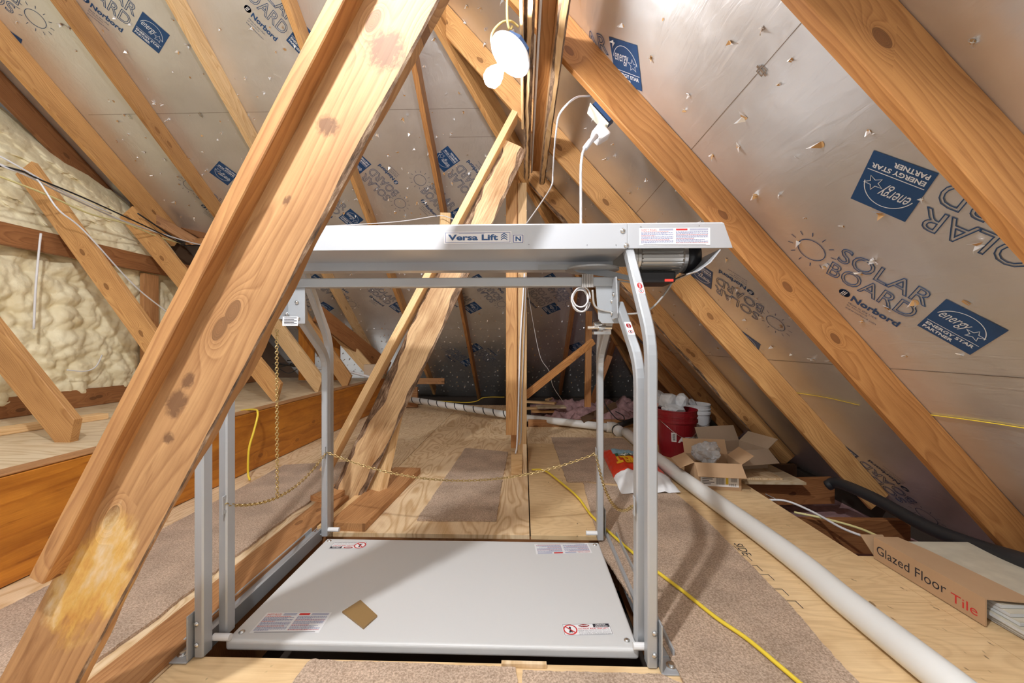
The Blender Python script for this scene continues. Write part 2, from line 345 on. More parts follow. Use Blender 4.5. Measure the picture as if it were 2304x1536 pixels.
def board(name, p0, p1, w, t, wdir, m, parent=None, wane=None, cut0=0.0, cut1=0.0, seg=None, wob=0.0, scut0=0.0, scut1=0.0):
    """sawn board from p0 to p1; w lies along wdir, t across; wane = {corner: size} leaves bark on that arris"""
    p0, p1 = V(p0), V(p1); X = (p1-p0).normalized(); L = (p1-p0).length
    W = V(wdir); W = (W-X*W.dot(X)).normalized(); T = X.cross(W)
    mw = Matrix((( X.x, W.x, T.x, p0.x), (X.y, W.y, T.y, p0.y), (X.z, W.z, T.z, p0.z), (0, 0, 0, 1)))
    wane = wane or {}; n = seg or (max(2, int(L/0.02)) if wane else max(1, int(L/0.35)))
    cs = [(w/2, t/2), (-w/2, t/2), (-w/2, -t/2), (w/2, -t/2)]
    sd = random.uniform(0, 99); bm = bmesh.new(); rings = []
    for i in range(n+1):
        f = i/n; x0 = f*L; ring = []
        for k, (a, b) in enumerate(cs):
            c = 0.0022; c2 = c
            if k in wane:
                q = 0.5+0.75*noise.noise(V((x0*2.3, sd+k*7, 0))) + 0.28*noise.noise(V((x0*11, sd, k*3)))
                c = max(0.003, wane[k]*max(0.06, q)); c2 = max(0.003, min(t*0.8, wane[k]*max(0.1, q)*0.75))
            sa, sb = (1 if a > 0 else -1), (1 if b > 0 else -1)
            A = (a, b-sb*c2); B = (a-sa*c, b)
            ring += ([A, B] if k in (0, 2) else [B, A])
        vs = []
        for (a, b) in ring:
            xx = x0 + (cut0*a/w + scut0*b/t)*(1-f) + (cut1*a/w + scut1*b/t)*f
            oo = wob*noise.noise(V((x0*1.5, sd, 5))) if wob else 0
            vs.append(bm.verts.new((xx, a+oo, b)))
        rings.append(vs)
    for r0, r1 in zip(rings, rings[1:]):
        for j in range(8):
            fc = bm.faces.new((r0[j], r0[(j+1) % 8], r1[(j+1) % 8], r1[j]))
            if j % 2 == 0 and (j//2) in wane: fc.material_index = 1
    bm.faces.new(rings[0][::-1]); bm.faces.new(rings[-1])
    bmesh.ops.recalc_face_normals(bm, faces=bm.faces[:])
    me = bpy.data.meshes.new(name); bm.to_mesh(me); bm.free()
    return link(name, me, [m, M_bark] if wane else m, parent, mw)
def smooth_path(pts, n=8):
    P = [V(p) for p in pts]
    if len(P) < 3: return P
    out = []
    for i in range(len(P)-1):
        a = P[i-1] if i else P[0]*2-P[1]; b, c = P[i], P[i+1]; d = P[i+2] if i+2 < len(P) else P[-1]*2-P[-2]
        for k in range(n):
            t = k/n
            out.append(0.5*((2*b)+(c-a)*t+(2*a-5*b+4*c-d)*t*t+(3*b-a-3*c+d)*t**3))
    out.append(P[-1]); return out
def sweep(bm, P, prof, up=V((0, 0, 1)), mi=0, closed=False, caps=True):
    P = [V(p) for p in P]; rings = []; prev = V(up)
    n = len(P)
    for i, p in enumerate(P):
        a = P[i-1] if i else (P[-1] if closed else P[0]); b = P[(i+1) % n] if (i+1 < n or closed) else P[-1]
        d1 = (p-a).normalized() if (p-a).length > 1e-9 else (b-p).normalized()
        d2 = (b-p).normalized() if (b-p).length > 1e-9 else d1
        t = (d1+d2).normalized()
        s = t.cross(prev)
        if s.length < 1e-4: s = t.cross(V((1, 0, 0)))
        s.normalize(); u = s.cross(t).normalized(); prev = u
        k = 1/max(0.5, t.dot(d1))
        rings.append([bm.verts.new(p + s*x + u*y*k) for x, y in prof])
    m = len(prof)
    prs = list(zip(rings, rings[1:])) + ([(rings[-1], rings[0])] if closed else [])
    for r0, r1 in prs:
        for j in range(m): bm.faces.new((r0[j], r0[(j+1) % m], r1[(j+1) % m], r1[j])).material_index = mi
    if caps and not closed:
        bm.faces.new(rings[0][::-1]).material_index = mi; bm.faces.new(rings[-1]).material_index = mi
def circ(r, n=10): return [(r*math.cos(2*math.pi*i/n), r*math.sin(2*math.pi*i/n)) for i in range(n)]
def rrect(a, b, c=0.004):
    return [(a-c, -b), (a, -b+c), (a, b-c), (a-c, b), (-a+c, b), (-a, b-c), (-a, -b+c), (-a+c, -b)]
def wire(name, pts, r, m, label=None, parent=None, sm=8, seg=8, cat='cable', group=None):
    bm = bmesh.new(); sweep(bm, smooth_path(pts, sm), circ(r, seg))
    o = bm_obj(name, bm, m, parent, smooth=True)
    if label: tag(o, label, cat, group)
    return o
def lathe(bm, prof, mat=None, n=32, mi=0):
    rings = []
    mat = mat or Matrix.Identity(4)
    for r, z in prof:
        rings.append([bm.verts.new(mat @ V((r*math.cos(2*math.pi*i/n), r*math.sin(2*math.pi*i/n), z))) for i in range(n)])
    for a, b in zip(rings, rings[1:]):
        for i in range(n): bm.faces.new((a[i], a[(i+1) % n], b[(i+1) % n], b[i])).material_index = mi
    if prof[0][0] > 1e-6: bm.faces.new(rings[0][::-1]).material_index = mi
    if prof[-1][0] > 1e-6: bm.faces.new(rings[-1]).material_index = mi
def frame(o, ux, uy):
    ux = V(ux).normalized(); uy = V(uy); uy = (uy-ux*uy.dot(ux)).normalized(); n = ux.cross(uy)
    return Matrix(((ux.x, uy.x, n.x, o[0]), (ux.y, uy.y, n.y, o[1]), (ux.z, uy.z, n.z, o[2]), (0, 0, 0, 1)))
def axis_frame(o, d):
    d = V(d).normalized(); a = V((0, 0, 1)) if abs(d.z) < 0.9 else V((1, 0, 0)); x = a.cross(d).normalized(); y = d.cross(x)
    return Matrix(((x.x, y.x, d.x, o[0]), (x.y, y.y, d.y, o[1]), (x.z, y.z, d.z, o[2]), (0, 0, 0, 1)))
TC = {}
def text_into(bm, body, x0, y0, wdt, hgt, mi, outline=0.0, z=0.0, bold=0.0, shear=0.0, mat=None):
    """lettering laid into bm, fitted to the box x0,y0,wdt,hgt"""
    cu = bpy.data.curves.new('t', 'FONT'); cu.body = body; cu.size = 1; cu.shear = shear; cu.resolution_u = 3
    ob = bpy.data.objects.new('t', cu); C.objects.link(ob)
    if outline: cu.fill_mode = 'NONE'; cu.bevel_depth = outline; cu.bevel_resolution = 0
    elif bold: cu.offset = bold
    dg = bpy.context.evaluated_depsgraph_get(); dg.update()
    me = bpy.data.meshes.new_from_object(ob.evaluated_get(dg))
    if len(me.vertices):
        xs = [v.co.x for v in me.vertices]; ys = [v.co.y for v in me.vertices]
        ax, bx = min(xs), max(xs); ay, by = min(ys), max(ys)
        sx = wdt/(bx-ax) if wdt else hgt/(by-ay); sy = hgt/(by-ay)
        base = len(bm.verts); bm.verts.ensure_lookup_table()
        vs = []
        for v in me.vertices:
            p = V((x0+(v.co.x-ax)*sx, y0+(v.co.y-ay)*sy, z+v.co.z*sy*0.5))
            vs.append(bm.verts.new(mat @ p if mat else p))
        for p in me.polygons:
            try: bm.faces.new([vs[i] for i in p.vertices]).material_index = mi
            except ValueError: pass
    bpy.data.objects.remove(ob); bpy.data.curves.remove(cu); bpy.data.meshes.remove(me)
def quad(bm, x0, y0, x1, y1, z, mi, mat=None, sh=0.0):
    c = [(x0, y0), (x1, y0), (x1+sh, y1), (x0+sh, y1)]
    vs = [bm.verts.new((mat @ V((x, y, z))) if mat else (x, y, z)) for x, y in c]
    bm.faces.new(vs).material_index = mi
def fbm(p, o=4):
    s = 0; a = 1
    for _ in range(o): s += a*noise.noise(p); p = p*2.03; a *= 0.5
    return s
SY = lambda z: z

# ------------------------------------------------------------------ the roof shell
def planequad(name, pts, m, thick, n):
    bm = bmesh.new(); v0 = [bm.verts.new(p) for p in pts]; v1 = [bm.verts.new(V(p)+n*thick) for p in pts]
    k = len(pts); bm.faces.new(v0); bm.faces.new(v1[::-1])
    for i in range(k): bm.faces.new((v0[i], v0[(i+1) % k], v1[(i+1) % k], v1[i]))
    return bm_obj(name, bm, m)
# hip line: both planes meet
def hip(y): x = (RC-RN.z*zB(y))/RN.x; return V((x, y, zB(y)))
def hipx(x): return V((x, (AB+H-zR(x))/BT, zR(x)))
ztop = 3.15
yt = (AB+H-ztop)/BT; xt = (RC-RN.z*ztop)/RN.x
hb = hip((AB+H+0.22)/BT)
R_pts = [V((xt, -0.9, ztop)), V((xt, yt, ztop)), hb, V((hb.x, -0.9, hb.z))]
rr_ = planequad('ceiling', R_pts, M_foil, 0.011, RN); struct(rr_, 'foil faced roof sheathing on the right slope')
B_pts = [V((-5.2, yt, ztop)), V((xt, yt, ztop)), hb, V((-5.2, hb.y, hb.z))]
rb_ = planequad('ceiling', B_pts, M_foil, 0.011, BN); struct(rb_, 'foil faced roof sheathing on the rear slope')

# sheet seams
def seam(p0, p1, n, wd=0.0035):
    p0, p1 = V(p0), V(p1); d = (p1-p0).normalized(); s = d.cross(n).normalized()
    bm = bmesh.new(); k = 60; prev = None
    for i in range(k+1):
        p = p0.lerp(p1, i/k) - n*0.0012; ww = wd*(0.5+0.6*abs(noise.noise(p*6)))
        cur = (bm.verts.new(p+s*ww*0.5), bm.verts.new(p-s*ww*0.5))
        if prev: bm.faces.new((prev[0], prev[1], cur[1], cur[0]))
        prev = cur
    return bm
for pa in ((1600, 285), (2150, 839)):
    q = onp(*pa, RN, RC); hy = hipx(q.x).y
    bm_obj('sheathing_seam', seam((q.x, -0.3, q.z), (q.x, hy-0.02, q.z), RN), M_seam, rr_)
for pa in ((625, 251), (1050, 740), (1050, 849)):
    q = onp(*pa, BN, BC)
    bm_obj('sheathing_seam', seam((-3.4, q.y, q.z), (hip(q.y).x-0.02, q.y, q.z), BN), M_seam, rb_)
q = onp(1050, 308, BN, BC); bm_obj('sheathing_seam', seam((-0.6, q.y, q.z), (hip(q.y).x-0.1, q.y, q.z), BN), M_seam, rb_)

# the printing on the sheets: one shape, laid in diagonal rows
def print_mesh():
    bm = bmesh.new(); z = 0.0
    k = 40                                                           # sun
    sweep(bm, [(-.403+.052*math.cos(2*math.pi*i/k), .088+.052*math.sin(2*math.pi*i/k), z) for i in range(k)], [(-.0014, 0), (.0014, 0), (.0014, .0004), (-.0014, .0004)], closed=True)
    for i in range(12):
        a = 2*math.pi*i/12+0.2; c, s = math.cos(a), math.sin(a); px, py = -s*.0014, c*.0014
        r0, r1 = (.072, .092)
        vs = [bm.verts.new((-.403+c*r+e*px, .088+s*r+e*py, z)) for r, e in ((r0, -1), (r1, -1), (r1, 1), (r0, 1))]
        bm.faces.new(vs)
    text_into(bm, 'SOLAR', -.312, .104, .292, .080, 0, outline=0.015)
    text_into(bm, 'BOARD', -.322, .006, .296, .083, 0, outline=0.015)
    lathe(bm, [(0.0001, 0), (.020, 0)], Matrix.Translation((-.234, -.045, z)), 24)
    for i in range(3): quad(bm, -.246+i*.006, -.060, -.243+i*.006, -.032, z+.0006, 1, sh=.006)
    text_into(bm, 'Norbord', -.205, -.068, .168, .034, 0, bold=0.03)
    for i, t in enumerate(('Made in the USA', 'by Norbord', 'www.norbord.com')):
        text_into(bm, t, -.205, -.092-i*.017, (.105, .075, .115)[i], .009, 0)
    quad(bm, 0, 0, .155, .185, z, 0)                                 # partner label
    quad(bm, .006, .058, .149, .0605, z+.0006, 1)
    text_into(bm, 'ENERGY STAR', .010, .035, .134, .016, 1, z=.0006, bold=0.03)
    text_into(bm, 'PARTNER', .010, .012, .086, .016, 1, z=.0006, bold=0.03)
    text_into(bm, 'energy', .018, .085, .080, .044, 1, z=.0006, shear=0.5)
    st = [(.118+(.026 if i % 2 == 0 else .011)*math.cos(math.pi/2+i*math.pi/5), .098+(.026 if i % 2 == 0 else .011)*math.sin(math.pi/2+i*math.pi/5), z+.0006) for i in range(10)]
    sweep(bm, st, [(-.0012, 0), (.0012, 0), (.0012, .0003), (-.0012, .0003)], closed=True, mi=1)
    arc = [(.075+.068*math.cos(a), .085+.080*math.sin(a), z+.0006) for a in [math.radians(10+i*6) for i in range(26)]]
    sweep(bm, arc, [(-.0012, 0), (.0012, 0), (.0012, .0003), (-.0012, .0003)], mi=1)
    me = bpy.data.meshes.new('sheathing_print'); bm.to_mesh(me); bm.free()
    me.materials.append(M_blue); me.materials.append(M_silver); return me
PM = print_mesh()
sR = V((RN.z, 0, -RN.x)); uxR = (sR*0.849 + V((0, -0.528, 0))).normalized()
dB = V((0, BN.z, -BN.y)); uxB = (V((0.55, 0, 0)) + dB*0.83).normalized()
ANCH = {'BL': (0, 0), 'sun': (-.403, .088), 'mid': (.078, .092), 'TR': (.155, .185), 'B': (-.17, .05)}
def put_print(px, py, side, flip=False, anchor='BL'):
    n, c, ux, par = (RN, RC, uxR, rr_) if side == 'R' else (BN, BC, uxB, rb_)
    p = onp(px, py, n, c)
    ux = -ux if flip else ux; uy = (-n).cross(ux).normalized()
    a = ANCH[anchor]; o = p - ux*a[0] - uy*a[1] - n*0.0016
    ob = bpy.data.objects.new('sheathing_print', PM); C.objects.link(ob)
    ob.parent = par; ob.matrix_world = frame(o, ux, uy)
for a in ((2064, 731, 'R'), (2003, 420, 'R', True, 'mid'), (1409, 145, 'R', False, 'mid'), (1745, 727, 'R', True, 'sun'),
          (1682, 770, 'R', False, 'mid'), (2085, 1160, 'R', True, 'sun'), (1480, 795, 'R', True, 'B'),
          (340, 75, 'B', False, 'mid'), (503, 390, 'B', True, 'mid'), (428, 418, 'B', False, 'sun'), (8, 85, 'B', False, 'mid'),
          (685, 95, 'B', False, 'mid'), (945, 405, 'B', False, 'sun'), (1003, 358, 'B', True, 'mid'), (80, 42, 'B', True, 'sun'),
          (790, 492, 'B', False, 'mid'), (712, 632, 'B', True, 'mid'), (730, 692, 'B', False, 'mid'), (897, 690, 'B', False, 'mid'),
          (1063, 692, 'B', False, 'mid'), (1072, 632, 'B', True, 'mid'), (1240, 694, 'B', False, 'mid'), (1052, 815, 'B', False, 'mid'),
          (1068, 782, 'B', True, 'mid'), (1295, 780, 'B', True, 'mid'), (1235, 630, 'B', True, 'mid'), (862, 410, 'B', True, 'B')):
    put_print(*a)

# nail tears: foil flaps pushed in by the roofing nails
def tears(name, n, c, pts, par, seedv, size=0.012):
    rng = random.Random(seedv); bm = bmesh.new(); t1 = V((1, 0, 0)); t1 = (t1-n*t1.dot(n)).normalized(); t2 = n.cross(t1)
    for p in pts:
        s = size*rng.uniform(0.45, 1.25); k = rng.choice((1, 2, 2, 3)); a0 = rng.uniform(0, 6.28)
        if rng.random() < 0.7:
            ctr = [bm.verts.new(p-n*0.001+(t1*math.cos(b)+t2*math.sin(b))*s*rng.uniform(0.25, 0.6)) for b in [i*6.283/6 for i in range(6)]]
            bm.faces.new(ctr).material_index = 1
        for j in range(k):
            a = a0+j*2.1+rng.uniform(-.5, .5); d = t1*math.cos(a)+t2*math.sin(a); e = n.cross(d)
            q0 = p-n*0.0012+e*s*0.5; q1 = p-n*0.0012-e*s*0.5
            tip = p + d*s*rng.uniform(.5, 1.5) - n*s*rng.uniform(.3, 1.3)
            mid = (q0+q1)/2*0.4 + tip*0.6 + e*s*rng.uniform(-.3, .3)-n*s*.2
            vs = [bm.verts.new(x) for x in (q0, q1, mid, tip)]
            bm.faces.new((vs[0], vs[1], vs[2])).material_index = 0 if rng.random() < 0.6 else 1
            bm.faces.new((vs[0], vs[2], vs[3])).material_index = 0
    o = bm_obj(name, bm, [M_flap, M_tear], par); o['kind'] = 'stuff'; return o
rng = random.Random(3); P = []
for i in range(46):                                                  # right slope: rows of nails
    for j in range(14):
        y = 0.2+i*0.125+rng.uniform(-.04, .04); s = j*0.21+rng.uniform(-.05, .05)
        p = V((xt, y, ztop))+sR*(s+0.35)
        if rng.random() < 0.85 and p.z > -0.15 and p.y < hipx(p.x).y-0.05: P.append(p)
tears('nail_tear', RN, RC, P, rr_, 5, 0.019)
P = []
for i in range(34):
    for j in range(70):
        p = V((-3.35+j*0.085+rng.uniform(-.035, .035), yt, ztop))+dB*(0.25+i*0.15+rng.uniform(-.04, .04))
        if rng.random() < 0.62+0.4*(p.z < 1.2) and p.z > -0.1 and p.x < hip(p.y).x-0.05: P.append(p)
tears('nail_tear', BN, BC, P, rb_, 8, 0.019)
for a in ((1715, 158, 'R'), (293, 263, 'B'), (452, 258, 'B')):       # steel H clips at the joints
    n, c, par = (RN, RC, rr_) if a[2] == 'R' else (BN, BC, rb_)
    p = onp(a[0], a[1], n, c); bm = bmesh.new(); mm = frame(p-n*0.003, V((0, 1, 0)) if a[2] == 'R' else V((1, 0, 0)), (-n).cross(V((0, 1, 0)) if a[2] == 'R' else V((1, 0, 0))))
    for (x0, y0, x1, y1) in ((-.014, -.012, .014, -.008), (-.014, .008, .014, .012), (-.014, -.012, -.010, .012), (.010, -.012, .014, .012), (-.004, -.02, .004, .02)):
        quad(bm, x0, y0, x1, y1, 0, 0, mm)
    bm_obj('panel_clip', bm, M_bolt, par)

# rafters of the right slope
def rafterR(y, x0, x1, m, label, dep=0.14, th=0.038, group='rafters of the right roof slope', **k):
    o = board('rafter', V((x0, y+th/2, zR(x0)))-RN*(dep/2+.001), V((x1, y+th/2, zR(x1)))-RN*(dep/2+.001), dep, th, RN, m, wob=0.004, **k)
    return tag(o, label, 'rafter', group)
M_raf = wood('rafter_fir', (0.53, 0.255, 0.08), (0.29, 0.105, 0.025), ring=0.62, stain=0.2)
rafterR(0.845, -0.55, 2.25, M_raf, 'nearest right slope rafter, crossing the top right corner with big cathedral grain')
rafterR(1.67, -0.78, 2.25, M_raf, 'long right slope rafter running just right of the lift motor down to the black pipe')
rafterR(2.485, -0.50, 2.22, M_pine, 'right slope rafter behind the plugged in outlet, second behind the motor', wane={2: 0.03})
rafterR(3.32, 0.02, 2.22, M_pine, 'right slope rafter with a bark stained lower edge, third behind the motor', wane={1: 0.03})
rafterR(4.05, 0.55, 2.2, M_fir, 'right slope rafter seen between the two bent right lift legs')
rafterR(4.8, 1.05, 2.2, M_fir, 'far right slope rafter ending behind the orange and red buckets')
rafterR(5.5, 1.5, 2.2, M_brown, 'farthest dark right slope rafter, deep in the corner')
# sister board between
# hip rafter
h0 = hip(2.2)-V((0, 0, 0.14)); h1 = hip(6.6)-V((0, 0, 0.14))
o = board('hip_rafter', h0, h1, 0.21, 0.04, V((0, 0, 1)), M_pine); tag(o, 'steep hip rafter behind the lit bulb, where the rear and right slopes meet', 'rafter')
# rafters of the rear slope
def rafterB(x, y0, y1, m, label, dep=0.14, th=0.038, **k):
    o = board('rafter', V((x, y0, zB(y0)))-BN*(dep/2+.001), V((x, y1, zB(y1)))-BN*(dep/2+.001), dep, th, BN, m, wob=0.004, **k)
    return tag(o, label, 'rafter', 'rafters of the rear roof slope')
rafterB(-3.47, yt, 3.95, M_pine, 'left most clean rear slope rafter, half coated in spray foam', dep=0.19)
rafterB(onp(150, 322, BN, BC).x, yt, 3.9, M_brown, 'dark rear slope rafter sunk in the foam at the left edge', dep=0.16)
rafterB(-2.87, yt, 6.3, M_pine, 'rear slope rafter with dark knots, passing the blue label at the upper left')
rafterB(-2.16, yt, 6.4, M_pale, 'rear slope rafter disappearing behind the big left brace', )
rafterB(-1.45, yt, 6.5, M_pine, 'rear slope rafter at the top edge just left of the big brace head')
rafterB(-0.74, yt, 6.7, M_fir, 'rear slope rafter below left of the bulb, running straight down the middle')
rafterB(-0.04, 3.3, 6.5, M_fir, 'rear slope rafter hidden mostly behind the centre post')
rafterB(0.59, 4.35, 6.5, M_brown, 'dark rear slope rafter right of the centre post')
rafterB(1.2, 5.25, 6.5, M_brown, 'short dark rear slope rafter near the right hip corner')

# ------------------------------------------------------------------ floors
def flo(name, x0, x1, y0, y1, m, label, z=0.0):
    o = slab(name, [(x0, y0), (x1, y0), (x1, y1), (x0, y1)], z-0.019, z, m); struct(o, label); return o
flo('floor', -0.905, 0.028, 1.86, 5.7, M_ply, 'swirly grained plywood floor behind the lift')
flo('floor', -1.945, -0.909, 1.86, 5.7, M_ply4, 'plywood floor along the orange beam')
flo('floor', 0.034, 1.41, 1.86, 3.55, M_ply2, 'worn plywood floor right of the seam')
flo('floor', 0.034, 1.41, 3.555, 4.25, M_ply4, 'plywood floor strip under the white pipe')
flo('floor', 0.445, 1.41, 1.42, 1.857, M_ply2, 'worn plywood floor right of the lift')
flo('floor', 0.445, 1.41, 0.2, 1.417, M_ply2, 'worn plywood floor at the lower right')
flo('floor', -0.98, 0.441, 0.2, 1.115, M_ply2, 'worn plywood floor in front of the lift')
flo('floor', -1.945, -0.984, 0.2, 1.857, M_ply4, 'plywood floor left of the lift')
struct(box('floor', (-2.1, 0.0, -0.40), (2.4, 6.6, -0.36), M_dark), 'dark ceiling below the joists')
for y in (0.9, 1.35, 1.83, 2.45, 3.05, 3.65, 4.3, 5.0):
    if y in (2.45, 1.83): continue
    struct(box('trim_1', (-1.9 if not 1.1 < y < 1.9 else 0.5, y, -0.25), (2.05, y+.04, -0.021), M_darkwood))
# well of the hatch
for lo, hi, nm in (((-0.985, 1.115, -0.25), (-0.955, 1.86, -0.0195), 'left'), ((0.442, 1.115, -0.25), (0.47, 1.86, -0.0195), 'right'),
                   ((-0.955, 1.085, -0.25), (0.442, 1.115, -0.0195), 'front'), ((-0.955, 1.86, -0.25), (0.442, 1.89, -0.0195), 'rear')):
    struct(box('trim_2', lo, hi, M_brown), nm+' side board of the lift hatch')
# joists in the right bay
p = [(1.42, 2.66), (2.02, 2.66)]
tag(board('joist', (1.415, 2.66, -0.085), (2.06, 2.72, -0.085), 0.17, 0.038, (0, 0, 1), M_brown), 'reddish joist end in the right eave bay, beside the black pipe', 'joist')
tag(board('joist', (1.415, 2.2, -0.14), (2.06, 2.2, -0.14), 0.18, 0.038, (0, 0, 1), M_brown), 'drilled joist below the white and yellow cables in the right bay', 'joist')
tag(board('joist', (1.415, 1.78, -0.14), (2.06, 1.74, -0.14), 0.18, 0.038, (0, 0, 1), M_brown), 'joist beside the torn carton of tiles', 'joist')
struct(box('floor', (1.45, 0.2, -0.30), (2.5, 4.6, -0.26), M_pink), 'insulation at the bottom of the right bay')

# ------------------------------------------------------------------ left ledge: LVL beam, deck, foam
lv = board('header_beam', (-1.925, 0.35, 0.205), (-1.925, 5.45, 0.205), 0.40, 0.045, (0, 0, 1), M_lvl)
tag(lv, 'deep orange laminated beam running along the left edge of the floor', 'beam')
LB = frame((-1.9015, 0, 0), (0, 1, 0), (0, 0, 1)); bm = bmesh.new()
text_into(bm, 'BOISE LVL', 1.50, .055, .19, .035, 0, mat=frame((-1.9015, 3.24, 0), (0, -1, 0), (0, 0, 1)))
text_into(bm, '2.0E  DF/D', 1.50, .10, .20, .028, 0, mat=frame((-1.9015, 3.24, 0), (0, -1, 0), (0, 0, 1)))
# the stamp faces into the room
for v in bm.verts: v.co.x = -1.9018
bm_obj('grade_stamp', bm, M_darkwood, lv)
struct(slab('floor', [(-1.99, 0.35), (-1.99, 3.3), (-3.5, 3.3), (-3.5, 0.35)], .386, .406, M_ply3), 'pale plywood deck on the left ledge')
struct(slab('floor', [(-2.02, 3.31), (-2.02, 5.5), (-3.5, 5.5), (-3.5, 3.31)], .386, .404, M_ply3), 'far pale plywood deck on the left ledge')
tag(board('ledge_strip', (-1.955, 0.4, 0.411), (-1.955, 5.3, 0.411), 0.09, 0.008, (1, 0, 0), M_plank), 'thin reddish wood strip on top of the orange beam', 'trim board')
tag(board('sill_board', (-3.37, 0.5, 0.475), (-3.37, 5.2, 0.475), 0.135, 0.04, (0, 0, 1), M_brown), 'brown board standing along the foot of the spray foam wall', 'board')
tag(board('loose_lumber', (-3.0, 0.9, 0.425), (-2.72, 2.5, 0.425), 0.09, 0.036, (1, 0, 0), M_pale), 'pale loose board lying on the left ledge deck', 'board')

def foam_patch(name, P00, P10, P11, P01, nu, nv, amp, nrm, seedv, label):
    bm = bmesh.new(); g = []
    nrm = V(nrm).normalized()
    for i in range(nu+1):
        row = []
        for j in range(nv+1):
            u, v = i/nu, j/nv
            p = V(P00)*(1-u)*(1-v)+V(P10)*u*(1-v)+V(P11)*u*v+V(P01)*(1-u)*v
            q = p*1.0 + V((seedv, 0, 0)); wv = noise.noise_vector(q*3)*0.07; q2 = q+wv
            d = noise.voronoi(q2*V((8, 8, 8)).x, distance_metric='DISTANCE', exponent=2.5)[0]
            d2 = noise.voronoi(q2*19, distance_metric='DISTANCE', exponent=2.5)[0]
            h = (1-min(1, d[0])**2)*0.72 + (1-min(1, d2[0])**2)*0.26 + 0.55*fbm(q*1.7, 3)
            e = min(1, min(u, 1-u, v, 1-v)*14)
            row.append(bm.verts.new(p + nrm*amp*h*(0.25+0.75*e)))
        g.append(row)
    for i in range(nu):
        for j in range(nv): bm.faces.new((g[i][j], g[i+1][j], g[i+1][j+1], g[i][j+1]))
    # back skin
    bv = [bm.verts.new(V(p)-nrm*0.06) for p in (P00, P10, P11, P01)]
    bm.faces.new(bv)
    o = bm_obj(name, bm, M_foam, smooth=True); struct(o, label); return o
fw = foam_patch('wall_left', (-3.42, 0.6, 0.42), (-3.42, 3.52, 0.42), (-3.42, 3.52, 1.60), (-3.42, 0.6, 1.60), 330, 140, 0.10, (1, 0, 0), 0, 'lumpy cream spray foam wall')
fw2 = foam_patch('wall_left', (-3.44, 3.56, 0.42), (-3.44, 5.2, 0.42), (-3.44, 4.4, 1.60), (-3.44, 3.56, 1.60), 120, 80, 0.08, (1, 0, 0), 5, 'far lumpy cream spray foam wall')
fa, fb = V((-3.40, 1.2, 1.62)), V((-3.32, 3.85, 1.60))
ga, gb = onp(-40, 190, BN, BC)-BN*.07, onp(352, 496, BN, BC)-BN*.05
fu = foam_patch('wall_left', fa, fb, gb, ga, 260, 120, 0.17, (0.62, -0.35, -0.55), 11, 'spray foam mass under the left end of the roof')
foam_patch('wall_left', (-3.40, 0.1, 1.62), fa, ga, V((-4.6, 0.1, 3.0)), 100, 60, 0.12, (0.62, -0.2, -0.4), 13, 'spray foam mass at the far left edge')
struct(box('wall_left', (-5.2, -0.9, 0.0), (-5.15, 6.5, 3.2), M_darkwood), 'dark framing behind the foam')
struct(planequad('wall_left', [V((-3.56, 3.54, -0.35)), V((-3.56, 3.54, zB(3.54)-.005)), V((-3.56, 6.9, zB(6.9)-.005)), V((-3.56, 6.9, -0.35))], M_darkwood, 0.04, V((-1, 0, 0))), 'added dark sheet behind the far foam, shutting out leaking light')  # added sheet, cut to the roof slope to stop world light leaking in
struct(box('leak_block_back', (-5.1, 6.55, -0.35), (2.9, 7.05, -0.01), M_dark), 'added dark block shutting out light under the rear eave')  # added block, closes the rear roof edge against world light
struct(box('leak_block_right', (2.30, -0.9, -0.35), (2.36, 6.4, -0.17), M_dark), 'added dark block shutting out light under the right eave')  # added along the right roof edge so that no world light leaks in
# chord, stud
tag(board('truss_chord', (-3.26, 0.6, 1.585), (-3.26, 5.0, 1.575), 0.14, 0.04, (0, 0, 1), M_brown), 'long horizontal truss chord between the upper and lower foam', 'beam')
tag(board('stud', (-3.30, 3.42, 0.41), (-3.30, 3.42, 1.50), 0.14, 0.04, (0, 1, 0), M_plank), 'short upright stud against the foam wall under the chord', 'stud')
# sloping webs down to the orange beam
def web(pb, pt, y, m, label, w_=0.14, t_=0.038, **k):
    b = aty(*pb, y); t = aty(*pt, y+0.0); d = (t-b).normalized(); t = b + d*(t-b).length
    o = board('truss_web', b, t, w_, t_, V((0, 0, 1)), m, wob=0.003, **k)
    return tag(o, label, 'truss web', 'sloping truss webs on the left ledge')
web((168, 985), (-420, 250), 1.92, M_pine, 'large sloping web at the left edge, its foot left of the big brace', w_=0.15, cut0=0.12)
o = web((455, 925), (60, 380), 2.62, M_pine, 'sloping web with a round knot crossing the spray foam wall', w_=0.145)
web((628, 885), (288, 478), 3.28, M_pine, 'sloping web emerging under the right edge of the big brace', w_=0.15, cut0=0.1)
web((722, 868), (560, 655), 3.95, M_pale, 'sloping web with small knots just left of the rear left lift leg', w_=0.15, cut0=0.1)
web((785, 862), (672, 700), 4.45, M_pine, 'sloping web just right of the rear left lift leg', w_=0.15, cut0=0.1)
web((838, 840), (752, 742), 5.0, M_pale, 'short far sloping web beside the carton', w_=0.13)
